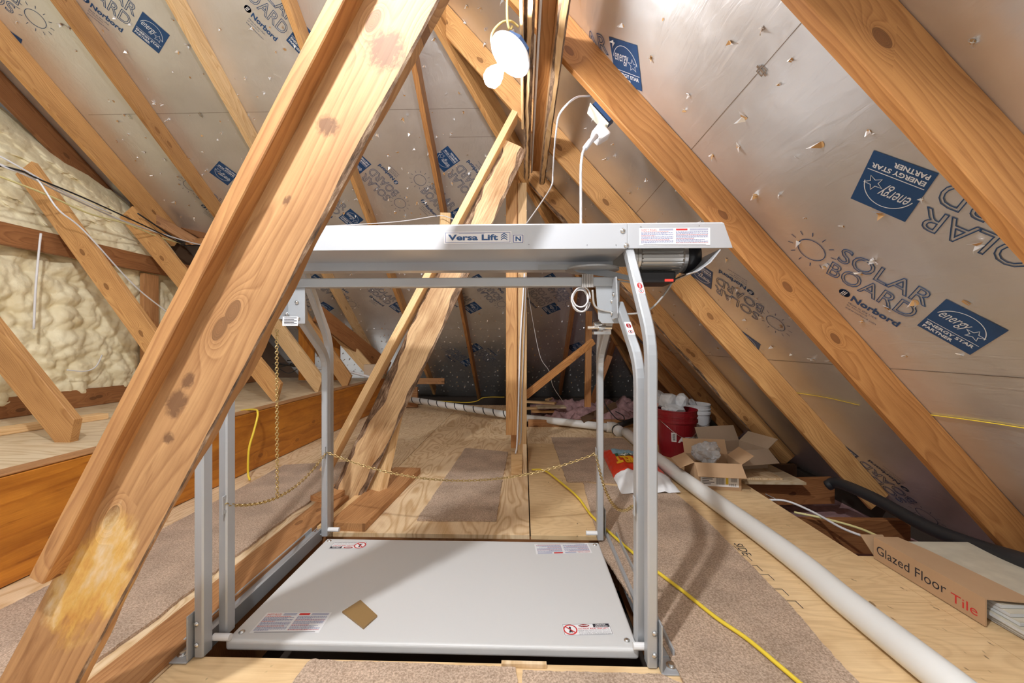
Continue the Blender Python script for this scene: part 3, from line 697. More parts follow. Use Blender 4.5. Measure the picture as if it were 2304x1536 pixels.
# far valley board, orange panels
tag(board('valley_board', aty(715, 705, 4.4), aty(872, 828, 5.6), 0.19, 0.04, V((0, -0.4, 1)), M_brown), 'grey brown valley board slanting down to the far left corner', 'board')
tag(board('sheathing_offcut', aty(690, 855, 4.9), aty(690, 735, 4.9), 0.20, 0.02, (1, 0, 0), M_lvl), 'upright orange panel behind the rear left lift leg', 'board')
tag(board('sheathing_offcut', aty(752, 855, 5.2), aty(752, 745, 5.2), 0.16, 0.02, (1, 0, 0), M_lvl), 'narrow upright orange panel right of the rear left lift leg', 'board')
tag(board('header_block', aty(880, 893, 5.45), aty(940, 893, 5.45), 0.28, 0.045, (0, 0, 1), M_plank), 'low brown header block where the striped pipe begins', 'board')
tag(board('eave_board', aty(915, 857, 5.9), aty(1000, 857, 5.9), 0.09, 0.035, (0, 0, 1), M_plank), 'short pinkish board low on the rear slope', 'board')
# frame of boards at the foam corner
tag(board('blocking', aty(330, 482, 3.6), aty(440, 545, 3.9), 0.09, 0.03, (0, 0, 1), M_plank), 'reddish blocking board where the foam ends', 'board')
tag(board('blocking', aty(420, 546, 3.9), aty(600, 536, 3.9), 0.07, 0.03, (0, 0, 1), M_plank), 'level blocking board behind the big brace', 'board')
tag(board('blocking', aty(372, 478, AB), aty(470, 530, 3.95), 0.16, 0.02, (0.5, 0.4, 0.2), M_brown), 'flat blocking board above the cable ends', 'board')

# ------------------------------------------------------------------ braces and posts
BR1w = {3: 0.035, 2: 0.0}
b0 = aty(-29, 1778, 0.80); b1 = aty(914, 0, 0.85); d1 = (b1-b0).normalized()
t1 = b0 + d1*2.55
br = board('timber_brace', b0, t1, 0.150, 0.038, V((0.9, 0, -0.42)), M_brace, wane={0: 0.045, 3: 0.012})
br.data.materials[0] = M_resin
Wb = V((0.9, 0, -0.42)); Wb = (Wb-d1*Wb.dot(d1)).normalized()
def blotches(m, spots):
    nt = m.node_tree; b = nt.nodes['Principled BSDF']; L = nt.links; tc = N(nt, 'ShaderNodeTexCoord')
    ms = N(nt, 'ShaderNodeMapping'); ms.inputs['Scale'].default_value = (45, 70, 70); L.new(tc.outputs['Object'], ms.inputs[0])
    n = N(nt, 'ShaderNodeTexNoise', i_Scale=1.0, i_Detail=5.0, i_Roughness=0.65, i_Distortion=1.2); L.new(ms.outputs[0], n.inputs['Vector'])
    sx = N(nt, 'ShaderNodeSeparateXYZ'); L.new(tc.outputs['Object'], sx.inputs[0])
    for (px, py, rx, ry) in spots:
        p = aty(px, py, 0.825); X0 = (p-b0).dot(d1); Y0 = (p-b0).dot(Wb)
        dx = mathn(nt, 'DIVIDE', mathn(nt, 'SUBTRACT', sx.outputs['X'], X0), rx); dy = mathn(nt, 'DIVIDE', mathn(nt, 'SUBTRACT', sx.outputs['Y'], Y0), ry)
        d = mathn(nt, 'SQRT', mathn(nt, 'ADD', mathn(nt, 'MULTIPLY', dx, dx), mathn(nt, 'MULTIPLY', dy, dy)))
        v = mathn(nt, 'MULTIPLY', mathn(nt, 'SUBTRACT', 1.0, d, True), n.outputs['Fac'])
        r = ramp(nt, [(0.14, (0, 0, 0)), (0.30, (1, 1, 1))]); L.new(v, r.inputs[0])
        src = b.inputs['Base Color'].links[0].from_socket
        L.new(mixc(nt, mathn(nt, 'MULTIPLY', r.outputs[0], 0.8), src, (0.13, 0.055, 0.022)), b.inputs['Base Color'])
blotches(M_resin, [(868, 110, .075, .07), (738, 285, .035, .04), (415, 905, .05, .035), (440, 855, .03, .02), (400, 980, .022, .018), (650, 455, .02, .012), (1000, 20, .08, .03)])
tag(br, 'broad leaning timber brace across the left foreground with resin stains', 'timber brace')
e0 = aty(122, 1285, 0.79); e1 = aty(786, 0, 0.815); de = (e1-e0).normalized()
tag(board('brace_stiffener', e0, e0+de*1.75, 0.064, 0.033, V((0, 1, 0)), M_brace, wane={0: 0.012}), 'narrow board fixed along the upper left edge of the foreground brace', 'timber brace')
# second brace
c0 = aty(775, 1128, 2.27); c1 = aty(1070, 507, 2.42); dc = (c1-c0).normalized()
tag(board('timber_brace', c0, c0+dc*2.62*(0.9), 0.184, 0.04, V((0.9, 0, -0.42)), M_brace2, wane={0: 0.10, 1: 0.05, 3: 0.05, 2: 0.08}, cut0=0.08), 'bark edged leaning brace behind the lift, from floor to centre beam', 'timber brace')
f0 = aty(768, 985, 2.26); f1 = aty(1026, 507, 2.38); df = (f1-f0).normalized()
tag(board('brace_stiffener', aty(735, 1055, 2.25), f0+df*(aty(1160, 252, 2.4)-f0).length, 0.11, 0.038, V((0, 1, 0)), M_pale), 'straight pale board along the left edge of the bark edged brace', 'timber brace')
tag(board('strut', aty(842, 1136, 2.30), aty(905, 850, 2.50), 0.089, 0.06, V((1, -0.5, 0)), M_pale), 'short upright strut propping the bark edged brace', 'strut')
# overhead doubled beam
zb = 2.0
tag(board('ridge_beam', (0.020, 0.25, zb+.07), (0.020, 2.70, zb+.07), 0.14, 0.038, V((0, 0, 1)), M_pale, wane={1: 0.03, 2: 0.03}), 'left bark edged member of the doubled beam overhead', 'beam')
tag(board('ridge_beam', (0.138, 0.25, zb+.09), (0.128, 2.78, zb+.09), 0.184, 0.038, V((0, 0, 1)), M_pale, wane={1: 0.02, 2: 0.025}), 'right pale member of the doubled beam overhead', 'beam')
tag(board('ridge_spacer', (0.083, 0.3, zb+.13), (0.083, 2.75, zb+.13), 0.10, 0.062, V((0, 0, 1)), M_fir), 'orange filler board between the doubled beam members', 'beam')
tag(board('ridge_lath', (-0.012, 0.3, zb+.03), (-0.004, 2.02, zb+.03), 0.10, 0.012, V((0, 0, 1)), M_pale), 'thin pale lath on the left side of the doubled beam', 'board')
# centre post
pt = aty(1151, 977, 2.72)
tag(board('centre_post', pt, (pt.x, 2.72, 2.0), 0.075, 0.038, (1, 0, 0), M_pine), 'square cut left board of the centre post, ending above the floor', 'post')
pq = aty(1175, 1015, 2.76)
tag(board('centre_post', (pq.x, 2.765, 0.12), (pq.x, 2.765, 2.0), 0.062, 0.038, (1, 0, 0), M_pale), 'right board of the centre post carrying the white cables', 'post')
tag(board('centre_post', (pt.x+.02, 2.765, 0.17), (pt.x+.02, 2.765, 2.1), 0.05, 0.038, (1, 0, 0), M_fir), 'inner board of the centre post', 'post')
tag(box('post_block', (-0.085, 2.70, 0.0), (-0.01, 2.79, 0.14), M_pale, bevel=.003), 'square wood block under the centre post', 'block')
tag(box('post_block', (-0.005, 2.74, 0.0), (0.022, 3.4, 0.20), M_ply4, bevel=.002), 'tall thin wood block right of the centre post foot', 'block')
tag(board('short_post', aty(1000, 555, 3.2), aty(1003, 480, 3.2), 0.085, 0.04, (1, 0, 0), M_pale), 'short pale post top behind the lift housing, under a white cable', 'post')
tag(board('centre_post', aty(1164, 520, 3.0), aty(1162, 425, 3.0), 0.07, 0.05, (1, 0, 0), M_pine), 'short board end left of the centre beam, behind the housing', 'post')
tag(board('diagonal_brace', aty(1182, 890, 3.0), aty(1334, 768, 3.25), 0.05, 0.038, (0, 0, 1), M_fir), 'orange diagonal strut rising right from the centre post', 'strut')
tag(board('rear_post', aty(1322, 915, 3.9), aty(1325, 700, 3.9), 0.06, 0.038, (1, 0, 0), M_fir), 'thin orange post behind the rear right lift leg', 'post')
tag(board('rear_strut', aty(1332, 905, 4.4), aty(1372, 800, 4.4), 0.06, 0.038, (1, 0, 0), M_brown), 'dark strut behind the right lift legs', 'strut')

# ------------------------------------------------------------------ planks and carpets
tag(board('floor_plank', (-1.055, 0.35, 0.012), (-1.075, 2.75, 0.012), 0.14, 0.024, (1, 0, 0), M_plank), 'long reddish plank on the floor left of the lift', 'plank')
tag(board('floor_plank', (-0.845, 1.875, 0.02), (-0.80, 2.72, 0.02), 0.185, 0.038, (1, 0, 0), M_plank), 'short brown plank behind the rear left lift leg', 'plank')
tag(board('floor_plank', (-0.962, 1.875, 0.012), (-0.93, 2.6, 0.012), 0.05, 0.022, (1, 0, 0), M_pale), 'narrow pale plank between the two brown planks', 'plank')
tag(board('floor_plank', (-1.12, 2.15, 0.04), (-0.95, 2.7, 0.04), 0.12, 0.03, (1, 0, 0), M_plank), 'brown plank under the foot of the bark edged brace', 'plank')
def carpet(pix, label, z=0.0, th=0.010, jag=0.0022):
    pts = [atz(*p, z+th) for p in pix]; pts = [(p.x, p.y) for p in pts]
    o = slab('carpet', pts, z+0.001, z+th, M_carpet, jag=jag); return tag(o, label, 'carpet', 'carpet remnants on the floor')
o = slab('carpet', [(-1.78, 0.35), (-1.22, 0.35), (-1.19, 1.2), (-1.21, 2.0), (-1.18, 2.55), (-1.25, 2.95), (-1.74, 2.85), (-1.72, 1.9)], 0.001, 0.011, M_carpet, jag=0.003)
tag(o, 'long carpet strip between the orange beam and the reddish plank', 'carpet', 'carpet remnants on the floor')
carpet([(938, 1168), (1117, 1169), (1129, 1085), (1143, 1016), (1047, 1007)], 'small carpet piece on the plywood in front of the centre post')
carpet([(1276, 1082), (1352, 1082), (1520, 1100), (1500, 1060), (1400, 985), (1240, 983)], 'carpet piece under the chain at the bag of ice melt')
carpet([(1312, 1084), (1340, 1190), (1352, 1240), (1470, 1420), (1560, 1560), (1960, 1560), (1880, 1480), (1780, 1362), (1690, 1270), (1590, 1170), (1520, 1108), (1440, 1100)], 'large brown carpet right of the lift under the yellow cord')
carpet([(700, 1482), (1160, 1500), (1168, 1560), (640, 1560)], 'carpet strip in front of the platform, left of the wood block')
carpet([(1176, 1506), (1490, 1516), (1600, 1560), (1172, 1560)], 'carpet strip in front of the platform near the right foot', )
tag(box('wood_block', tuple(atz(1128, 1502, 0)[:2])+(0.001,), (atz(1228, 1478, 0).x, 1.112, 0.012), M_ply4), 'small plywood block between the two front carpet strips', 'block')
# stencilled border marks on the plywood
bm = bmesh.new()
def mk(px, py, s, kind):
    p = atz(px, py, 0.0006)
    for (x0, y0, x1, y1) in kind: quad(bm, p.x+x0*s, p.y+y0*s, p.x+x1*s, p.y+y1*s, 0.0008, 0)
LSH = [(-1, 0, 1, .12), (.88, -1.5, 1, 0)]; BX = [(-1, 0, 1, .1), (-1, 1, 1, 1.1), (-1, 0, -.9, 1.1), (.9, 0, 1, 1.1), (-.4, .4, .4, .6)]
for i, (x, y) in enumerate([(1517, 1120), (1545, 1145), (1570, 1168), (1600, 1195), (1640, 1228), (1668, 1250), (1690, 1272), (1715, 1292), (1745, 1325), (1775, 1352)]):
    mk(x, y, 0.025, BX if i in (0, 1, 2) else LSH)
text_into(bm, 'SIDE', 0, 0, .10, .035, 0, mat=frame((atz(1650, 1222).x, atz(1650, 1222).y, .0009), (-0.1, -1, 0), (1, -0.1, 0)))
struct(bm_obj('trim_3', bm, M_ink), 'black stencil marks printed along the plywood edge')

# ------------------------------------------------------------------ the lift
lift = empty('attic_lift', (-0.28, 1.48, 0), 'grey steel attic lift with overhead motor housing, bent legs and flat platform', 'lift')
xl, xr = -0.925, 0.356
def bent(x, pts, name='leg', a=0.0138, b=0.019, xs=None):
    P = []
    for i, (y, z) in enumerate(pts):
        xx = x if xs is None else xs[i]
        if 0 < i < len(pts)-1:                                       # round the bend
            p0, p1, p2 = V((xx, *pts[i-1])), V((xx, y, z)), V((xx, *pts[i+1]))
            A = p1+(p0-p1).normalized()*0.07; B = p1+(p2-p1).normalized()*0.07
            for k in range(6):
                t = k/5; P.append(A*(1-t)**2+p1*2*t*(1-t)+B*t*t)
        else: P.append(V((xx, y, z)))
    bm = bmesh.new(); sweep(bm, P, rrect(a, b), up=V((0, 1, 0)))
    return bm_obj(name, bm, M_grey, lift)
ZH = 1.212; YF, YBk = 1.335, 1.66
for x in (xl, xr):
    bent(x, [(1.125, 0.004), (1.125, 0.905), (YF+.03, ZH+.0)])
    bent(x, [(1.87, 0.004), (1.87, 0.905), (YBk-.02, ZH)])
for x in (-0.905, 0.343):                                            # carriage uprights
    bent(x, [(1.19, 0.02), (1.19, 0.835), (1.44, 1.03)], 'carriage_leg', a=0.0135)
    bent(x, [(1.80, 0.02), (1.80, 0.835), (1.55, 1.03)], 'carriage_leg', a=0.0135)
    sgn = -1 if x < 0 else 1
    pl = bmesh.new(); slab('p', [(1.385, 1.00), (1.395, 0.985), (1.60, 0.985), (1.61, 1.0), (1.58, 1.13), (1.41, 1.13)], 0, 0.005, None, bm=pl)
    mm = Matrix(((0, 0, 1, x-0.02 if sgn > 0 else x+0.016), (1, 0, 0, 0), (0, 1, 0, 0), (0, 0, 0, 1)))
    for v in pl.verts: v.co = mm @ v.co
    g = bm_obj('gusset_plate', pl, M_grey, lift)
    for (yy, zz) in ((1.43, 1.07), (1.46, 1.005), (1.55, 1.005)):
        bb = bmesh.new(); lathe(bb, [(0.009, 0), (0.009, .004), (0.004, .007), (0.0001, .0075)], axis_frame((x-0.0205 if sgn > 0 else x+.0212, yy, zz), (-sgn, 0, 0)), 12); bm_obj('bolt', bb, M_bolt, g, smooth=True)
# front plates facing the camera at the cross bar
for x0, x1 in ((0.275, 0.352), (-0.90, -0.82)):
    fp = bmesh.new(); slab('p', [(x0, 0.985), (x0+.012, 0.97), (x1-.0, 0.97), (x1, 1.125), (x0-.012, 1.125)], 0, 0.004, None, bm=fp)
    mm = Matrix(((1, 0, 0, 0), (0, 0, -1, 1.475), (0, 1, 0, 0), (0, 0, 0, 1)))
    for v in fp.verts: v.co = mm @ v.co
    g = bm_obj('hanger_plate', fp, M_grey, lift, bevel=.001)
    for (bx, bz) in ((x0+.05, 1.05), (x0+.055, 0.99)):
        bb = bmesh.new(); lathe(bb, [(0.008, 0), (0.008, .003), (0.004, .007), (0.0001, .0075)], axis_frame((bx, 1.4705, bz), (0, -1, 0)), 12); bm_obj('bolt', bb, M_bolt, g, smooth=True)
# latch hardware beside the plate
bm = bmesh.new()
for k in range(3): lathe(bm, [(0.011, 0), (0.011, .03)], axis_frame((0.262+k*0.016, 1.5, 0.965-0.012*k), (1, 0.2, 0.1)), 12)
lathe(bm, [(0.006, 0), (0.006, .09)], axis_frame((0.24, 1.5, 0.955), (1, 0, 0)), 8); box_bm((0.262, 1.49, 0.93), (0.325, 1.53, 0.94), bm)
bm_obj('latch', bm, M_bolt, lift, smooth=False)
bx_ = bmesh.new(); box_bm((-0.885, 1.46, 1.105), (0.335, 1.50, 1.139), bx_); bm_obj('cross_bar', bx_, M_grey, lift, bevel=.004)
# feet
for x, y, sy in ((xl, 1.125, 1), (xr, 1.125, 1), (xl, 1.87, -1), (xr, 1.87, -1)):
    s = -1 if x < 0 else 1; bm = bmesh.new()
    X0 = x+s*0.0175; box_bm((min(X0, X0+s*.004), y-.035, .0), (max(X0, X0+s*.004), y+.035, .13), bm)
    box_bm((min(X0, X0+s*.06), y-.04, .0005), (max(X0, X0+s*.06), y+.04, .005), bm)
    f = bm_obj('foot_bracket', bm, M_grey, lift, bevel=.0015)
    bb = bmesh.new(); lathe(bb, [(0.014, 0), (0.014, .002), (0.008, .003), (0.008, .008), (0.0001, .0085)], Matrix.Translation((X0+s*.035, y-.01, .005)), 12); bm_obj('bolt', bb, M_bolt, f)
    for zz in (.04, .10):
        bb = bmesh.new(); lathe(bb, [(0.007, 0), (0.007, .003), (0.0001, .005)], axis_frame((x+s*.004, y-.0195, zz), (0, -1, 0)), 12); bm_obj('bolt', bb, M_bolt, f, smooth=True)
# side rails
for x0, s in ((-0.949, -1), (0.376, 1)):
    bm = bmesh.new(); a, b = sorted((x0, x0+s*.012)); box_bm((a, 1.145, -.03), (b, 1.85, .024), bm)
    a, b = sorted((x0+s*.012, x0+s*.052)); box_bm((a, 1.145, .002), (b, 1.85, .008), bm)
    a, b = sorted((x0+s*.048, x0+s*.054)); box_bm((a, 1.145, .002), (b, 1.85, .026), bm)
    bm_obj('side_rail', bm, M_grey, lift, bevel=.001)
# platform
bm = box_bm((-0.883, 1.152, -0.012), (0.332, 1.765, 0.020)); plat = bm_obj('platform', bm, M_plat, lift, bevel=.009)
plat.modifiers['bevel'].segments = 4
for s, x, y in ((1, 0.334, 1.155), (-1, -0.885, 1.155), (1, 0.300, 1.80), (-1, -0.862, 1.80)):
    bb = bmesh.new(); lathe(bb, [(0.010, 0), (0.010, .05)], axis_frame((x-s*0.02, y-.004, .03 if y < 1.5 else .045), (s, 0, 0)), 14)
    bm_obj('roller', bb, M_white, lift, smooth=False)
for x, y in ((-0.855, 1.185), (0.305, 1.185), (-0.86, 1.74), (0.31, 1.74)):
    bb = bmesh.new(); lathe(bb, [(0.009, 0), (0.009, .003), (0.004, .006), (0.0001, .0065)], Matrix.Translation((x, y, .0195)), 14); bm_obj('bolt', bb, M_bolt, plat, smooth=True)
# housing
XH0, XH1 = -0.975, 0.672
bm = bmesh.new()
sec = [(1.335, 1.212), (1.335, 1.294), (1.345, 1.300), (1.66, 1.300), (1.66, 1.212), (1.64, 1.212), (1.60, 1.180), (1.545, 1.180), (1.545, 1.212)]
sec2 = [(1.335, 1.212), (1.335, 1.294), (1.345, 1.300), (1.66, 1.300), (1.66, 1.212)]
def prism(bm, sec, x0, x1, sh0=0, sh1=0):
    zc = 1.294
    A = [bm.verts.new((x0+sh0*(z-zc), y, z)) for y, z in sec]; B = [bm.verts.new((x1+sh1*(z-zc), y, z)) for y, z in sec]
    n = len(sec)
    for i in range(n): bm.faces.new((A[i], A[(i+1) % n], B[(i+1) % n], B[i]))
    bm.faces.new(A[::-1]); bm.faces.new(B)
def shell(bm, x0, x1, sh1):                                          # open bottomed cover over the motor
    t = .003
    prism(bm, [(1.335, 1.212), (1.335, 1.294), (1.345, 1.300), (1.66, 1.300), (1.66, 1.212), (1.66-t, 1.212), (1.66-t, 1.300-t), (1.345, 1.300-t), (1.335+t, 1.294), (1.335+t, 1.212)], x0, x1, 0, sh1)
prism(bm, sec, XH0, 0.345)
shell(bm, 0.3455, XH1-.01, -0.35)
h = bm_obj('motor_housing', bm, M_house, lift, bevel=.0015)
bm = bmesh.new(); c_ = [aty(1622, 562, 1.34), aty(1600, 590, 1.345), aty(1572, 610, 1.36), aty(1545, 618, 1.39)]
for (dx, dz) in ((0, 0), (-.003, .002)): pass
Q = [[bm.verts.new(p+V(o_)) for p in c_] for o_ in ((0, 0, 0), (0, .25, 0), (-.003, .25, .003), (-.003, 0, .003))]
for a, b in zip(Q, Q[1:]+Q[:1]):
    for k in range(3): bm.faces.new((a[k], a[k+1], b[k+1], b[k]))
bm_obj('end_panel', bm, M_house, lift)
for px, py in ((1401, 519), (1409, 552)):
    p = aty(px, py, 1.334); bb = bmesh.new(); lathe(bb, [(0.009, 0), (0.009, .002), (0.006, .005), (0.0001, .007)], axis_frame(p, (0, -1, 0)), 14); bm_obj('bolt', bb, M_bolt, h, smooth=True)
for px, py in ((1321, 551), (1386, 551), (1190, 550), (1442, 510), (1573, 508)):
    p = aty(px, py, 1.3335); bb = bmesh.new(); lathe(bb, [(0.0012, 0), (0.0012, .001)], axis_frame(p, (0, -1, 0)), 8); bm_obj('rivet_hole', bb, M_black, h)
# motor under the cover
bm = bmesh.new(); ax = axis_frame((0.395, 1.50, 1.215), (1, 0, 0))
lathe(bm, [(0.045, 0), (0.058, .01), (0.058, .03), (0.05, .035), (0.05, .18), (0.056, .185), (0.056, .20)], ax, 32)
for k in range(26):
    a = 2*math.pi*k/26; m2 = ax @ Matrix.Rotation(a, 4, 'Z'); nb = len(bm.verts)
    box_bm((0.046, -.0016, .035), (0.062, .0016, .18), bm); bm.verts.ensure_lookup_table()
    for v in bm.verts[nb:]: v.co = m2 @ v.co
mot = bm_obj('motor', bm, M_alu, lift)
bb = bmesh.new(); lathe(bb, [(0.058, .198), (0.06, .22), (0.052, .245), (0.02, .25), (0.0001, .25)], ax, 32); bm_obj('fan_cover', bb, M_black, mot, smooth=True)
for k in range(2):
    bb = bmesh.new(); lathe(bb, [(0.064, .004+k*.014), (0.064, .012+k*.014)], ax, 32); bm_obj('clamp_ring', bb, M_alu, mot)
cb = bm_obj('control_box', box_bm((0.42, 1.44, 1.115), (0.545, 1.56, 1.156)), M_black, mot, bevel=.006)
bm_obj('indicator', box_bm((0.505, 1.4385, 1.118), (0.535, 1.4405, 1.126)), M_red, mot)
# pulley arms and cable drum cover
tag_ = bmesh.new(); slab('a', [(-.0, 0), (.13, 0), (.15, -.012), (.38, -.05), (.38, -.036), (.17, .02), (.0, .02)], 0, 0.003, None, bm=tag_)
mm = frame((0.055, 1.50, 1.172), (1, 0, 0), (0, 0.2, 1))
for v in tag_.verts: v.co = mm @ v.co
bm_obj('pulley_arm', tag_, M_grey, lift)
bb = bmesh.new(); lathe(bb, [(0.10, 0), (0.10, .006), (0.03, .012), (0.0001, .013)], axis_frame((0.26, 1.52, 1.178), (0, 0, -1)), 36); bm_obj('pulley', bb, M_grey, lift, smooth=False)
bb = bmesh.new(); 
for k in range(7): sweep(bb, [(0.215+k*.006, 1.456, 1.148), (0.215+k*.006, 1.454, 1.10)], circ(.0028, 6))
bm_obj('cable_wrap', bb, M_gcable, lift)
# coiled cable on the crossbar
def coil(c, r, turns, wob, rad, name, m, parent, sq=1.0):
    P = []
    for i in range(int(turns*26)):
        a = i/26*2*math.pi; P.append(V((c[0]+r*(1+wob*math.sin(i*.21))*math.cos(a)*sq, c[1]+0.0006*i*(.3)+.004*math.sin(a*2), c[2]+r*(1+wob*math.cos(i*.13))*math.sin(a)*1.25)))
    bm = bmesh.new(); sweep(bm, P, circ(rad, 7), up=V((0, 1, 0))); return bm_obj(name, bm, m, parent, smooth=True)
coil(aty(1309, 672, 1.47), 0.030, 4.0, 0.25, 0.0028, 'lift_cable', M_wcable, lift, 1.0)
bm = bmesh.new(); sweep(bm, smooth_path([aty(1333, 652, 1.45), aty(1340, 690, 1.46), aty(1375, 702, 1.47), aty(1420, 706, 1.48), aty(1462, 696, 1.49), aty(1500, 655, 1.5), aty(1523, 612, 1.5)]), circ(.0038, 8)); bm_obj('power_cable', bm, M_gcable, lift, smooth=True)
bm = bmesh.new(); sweep(bm, smooth_path([aty(1352, 628, 1.47), aty(1410, 634, 1.48), aty(1438, 640, 1.5), aty(1455, 628, 1.5)]), circ(.003, 8)); bm_obj('power_cable', bm, M_gcable, lift, smooth=True)
# name plate on the left hanger
np_ = bm_obj('rating_plate', box_bm((aty(636, 733, 1.44).x, 1.438, aty(636, 733, 1.44).z), (aty(671, 712, 1.44).x, 1.4395, aty(671, 712, 1.44).z)), M_paper, lift)
bm = bmesh.new(); pa_ = aty(638, 731, 1.4375); pb_ = aty(669, 714, 1.4375)
for k in range(5): quad(bm, pa_.x+.002, pa_.z+.003+k*.0055, pb_.x-.002-(k % 2)*.01, pa_.z+.0055+k*.0055, 0, 0, Matrix(((1, 0, 0, 0), (0, 0, -1, 1.4375), (0, 1, 0, 0), (0, 0, 0, 1))))
bm_obj('fine_print', bm, M_ink, lift)
# stickers
def sticker(mw, w_, h_, kind, parent, name='sticker'):
    bm = bmesh.new(); quad(bm, 0, 0, w_, h_, 0, 0)
    e = .0004
    if kind == 'rules':
        text_into(bm, 'SAFETY RULES:', w_*.03, h_*.85, w_*.22, h_*.10, 2, z=e)
        quad(bm, w_*.52, h_*.86, w_*.68, h_*.96, e, 2)
        for k in range(3): quad(bm, w_*.28, h_*(.86+k*.04), w_*.48, h_*(.875+k*.04), e, 3); 
        for k in range(3): quad(bm, w_*.71, h_*(.86+k*.04), w_*.97, h_*(.875+k*.04), e, 3)
        r_ = random.Random(2)
        for col in range(2):
            for k in range(15):
                x = w_*(.03+col*.49); y = h_*(.78-k*.047)
                ll = w_*.45*(1 if r_.random() < .7 else r_.uniform(.4, .9)); x1 = x
                while x1 < x+ll:
                    wl = r_.uniform(.008, .03)*w_; quad(bm, x1, y, min(x1+wl, x+ll), y+h_*.022, e, 2 if (k+col) % 5 == 0 else 3); x1 += wl+w_*.006
        quad(bm, w_*.06, h_*.03, w_*.94, h_*.05, e, 1)
    elif kind == 'danger':
        for a, b, c2, d in ((.01, .03, .99, .05), (.01, .95, .99, .97), (.01, .03, .018, .97), (.982, .03, .99, .97)): quad(bm, w_*a, h_*b, w_*c2, h_*d, e, 1)
        cx, cy, R_ = w_*.15, h_*.5, h_*.40
        sweep(bm, [(cx+R_*math.cos(2*math.pi*i/28), cy+R_*math.sin(2*math.pi*i/28), e) for i in range(28)], [(-R_*.09, 0), (R_*.09, 0), (R_*.09, e), (-R_*.09, e)], closed=True, mi=2)
        lathe(bm, [(0.0001, 0), (R_*.17, 0)], Matrix.Translation((cx, cy+R_*.5, e)), 12, mi=1)
        quad(bm, cx-R_*.12, cy-R_*.1, cx+R_*.12, cy+R_*.35, e, 1); quad(bm, cx-R_*.3, cy-R_*.6, cx-R_*.05, cy-R_*.05, e, 1, sh=R_*.2); quad(bm, cx+R_*.1, cy-R_*.6, cx+R_*.3, cy-R_*.05, e, 1, sh=-R_*.15)
        vs = [bm.verts.new((cx+x*R_, cy+y*R_, 2*e)) for x, y in ((-.75, .62), (-.62, .75), (.75, -.62), (.62, -.75))]; bm.faces.new(vs).material_index = 2
        lathe(bm, [(0.0001, 0), (h_*.12, 0)], Matrix.Translation((w_*.45, h_*.82, e)) @ Matrix.Diagonal((2.9, 1, 1, 1)), 24, mi=2)
        text_into(bm, 'DANGER', w_*.36, h_*.76, w_*.18, h_*.12, 0, z=2*e, bold=.03)
        quad(bm, w_*.64, h_*.66, w_*.975, h_*.94, e, 1)
        text_into(bm, 'DEATH', w_*.70, h_*.81, w_*.2, h_*.10, 0, z=2*e, bold=.03); text_into(bm, 'HAZARD!', w_*.68, h_*.68, w_*.26, h_*.10, 0, z=2*e, bold=.03)
        text_into(bm, 'DO NOT RIDE THIS LIFT!', w_*.32, h_*.50, w_*.62, h_*.11, 2, z=e, bold=.02)
        for k in range(4): text_into(bm, ('Riding may cause serious injury or', 'death. Only lift cargo with this unit.', 'Keep people clear of the platform', 'and read the manual before use.')[k], w_*.31, h_*(.38-k*.10), w_*.65, h_*.065, 1, z=e)
    elif kind == 'brand':
        def rr(x0, y0, x1, y1, t): 
            for a in ((x0, y0, x1, y0+t), (x0, y1-t, x1, y1), (x0, y0, x0+t, y1), (x1-t, y0, x1, y1)): quad(bm, *a, e, 3)
        rr(w_*.02, h_*.08, w_*.98, h_*.92, h_*.035)
        text_into(bm, 'Versa Lift', w_*.06, h_*.26, w_*.74, h_*.50, 4, z=e, bold=.035)
        for k in range(3):
            cx, cy = w_*.89, h_*(.24+k*.18)
            vs = [bm.verts.new((cx+x*w_*.05, cy+y*h_, e)) for x, y in ((-1, 0), (0, .17), (1, 0), (.9, .10), (0, .27), (-.9, .10))]
            bm.faces.new((vs[0], vs[1], vs[4], vs[5])).material_index = 4; bm.faces.new((vs[1], vs[2], vs[3], vs[4])).material_index = 4
        quad(bm, w_*.22, h_*.815, w_*.60, h_*.835, e, 3)
    elif kind == 'N':
        for a in ((.06, .06, .94, .12), (.06, .88, .94, .94), (.06, .06, .12, .94), (.88, .06, .94, .94)): quad(bm, w_*a[0], h_*a[1], w_*a[2], h_*a[3], e, 3)
        text_into(bm, 'N', w_*.26, h_*.22, w_*.48, h_*.56, 4, z=e, bold=.04)
    elif kind == 'small':
        lathe(bm, [(0.0001, 0), (w_*.36, 0)], Matrix.Translation((w_*.5, h_*.7, e)) @ Matrix.Diagonal((1, 1.7, 1, 1)), 20, mi=2)
        text_into(bm, 'DANGER', -h_*.2, -w_*.12, h_*.4, w_*.24, 0, z=2*e, mat=Matrix.Translation((w_*.5, h_*.7, 0)) @ Matrix.Rotation(math.pi/2, 4, 'Z'))
        sweep(bm, [(w_*.5+w_*.32*math.cos(2*math.pi*i/20), h_*.22+w_*.32*math.sin(2*math.pi*i/20), e) for i in range(20)], [(-w_*.04, 0), (w_*.04, 0), (w_*.04, e), (-w_*.04, e)], closed=True, mi=2)
        quad(bm, w_*.42, h_*.14, w_*.58, h_*.3, e, 1)
    for v in bm.verts: v.co = mw @ v.co
    bmesh.ops.recalc_face_normals(bm, faces=[])
    me = bpy.data.meshes.new(name); bm.to_mesh(me); bm.free()
    return link(name, me, [M_paper, M_ink, M_inkred, M_inkblue, M_logoblue], parent)
yf = 1.3340
def face_sticker(pxa, pya, pxb, pyb, kind):
    a = aty(pxa, pyb, yf); b = aty(pxb, pya, yf); sticker(frame(a, (1, 0, 0), (0, 0, 1)), b.x-a.x, b.z-a.z, kind, h)
face_sticker(999, 520, 1151, 548, 'brand'); face_sticker(1153, 527, 1179, 547, 'N'); face_sticker(1438, 512, 1598, 552, 'rules')
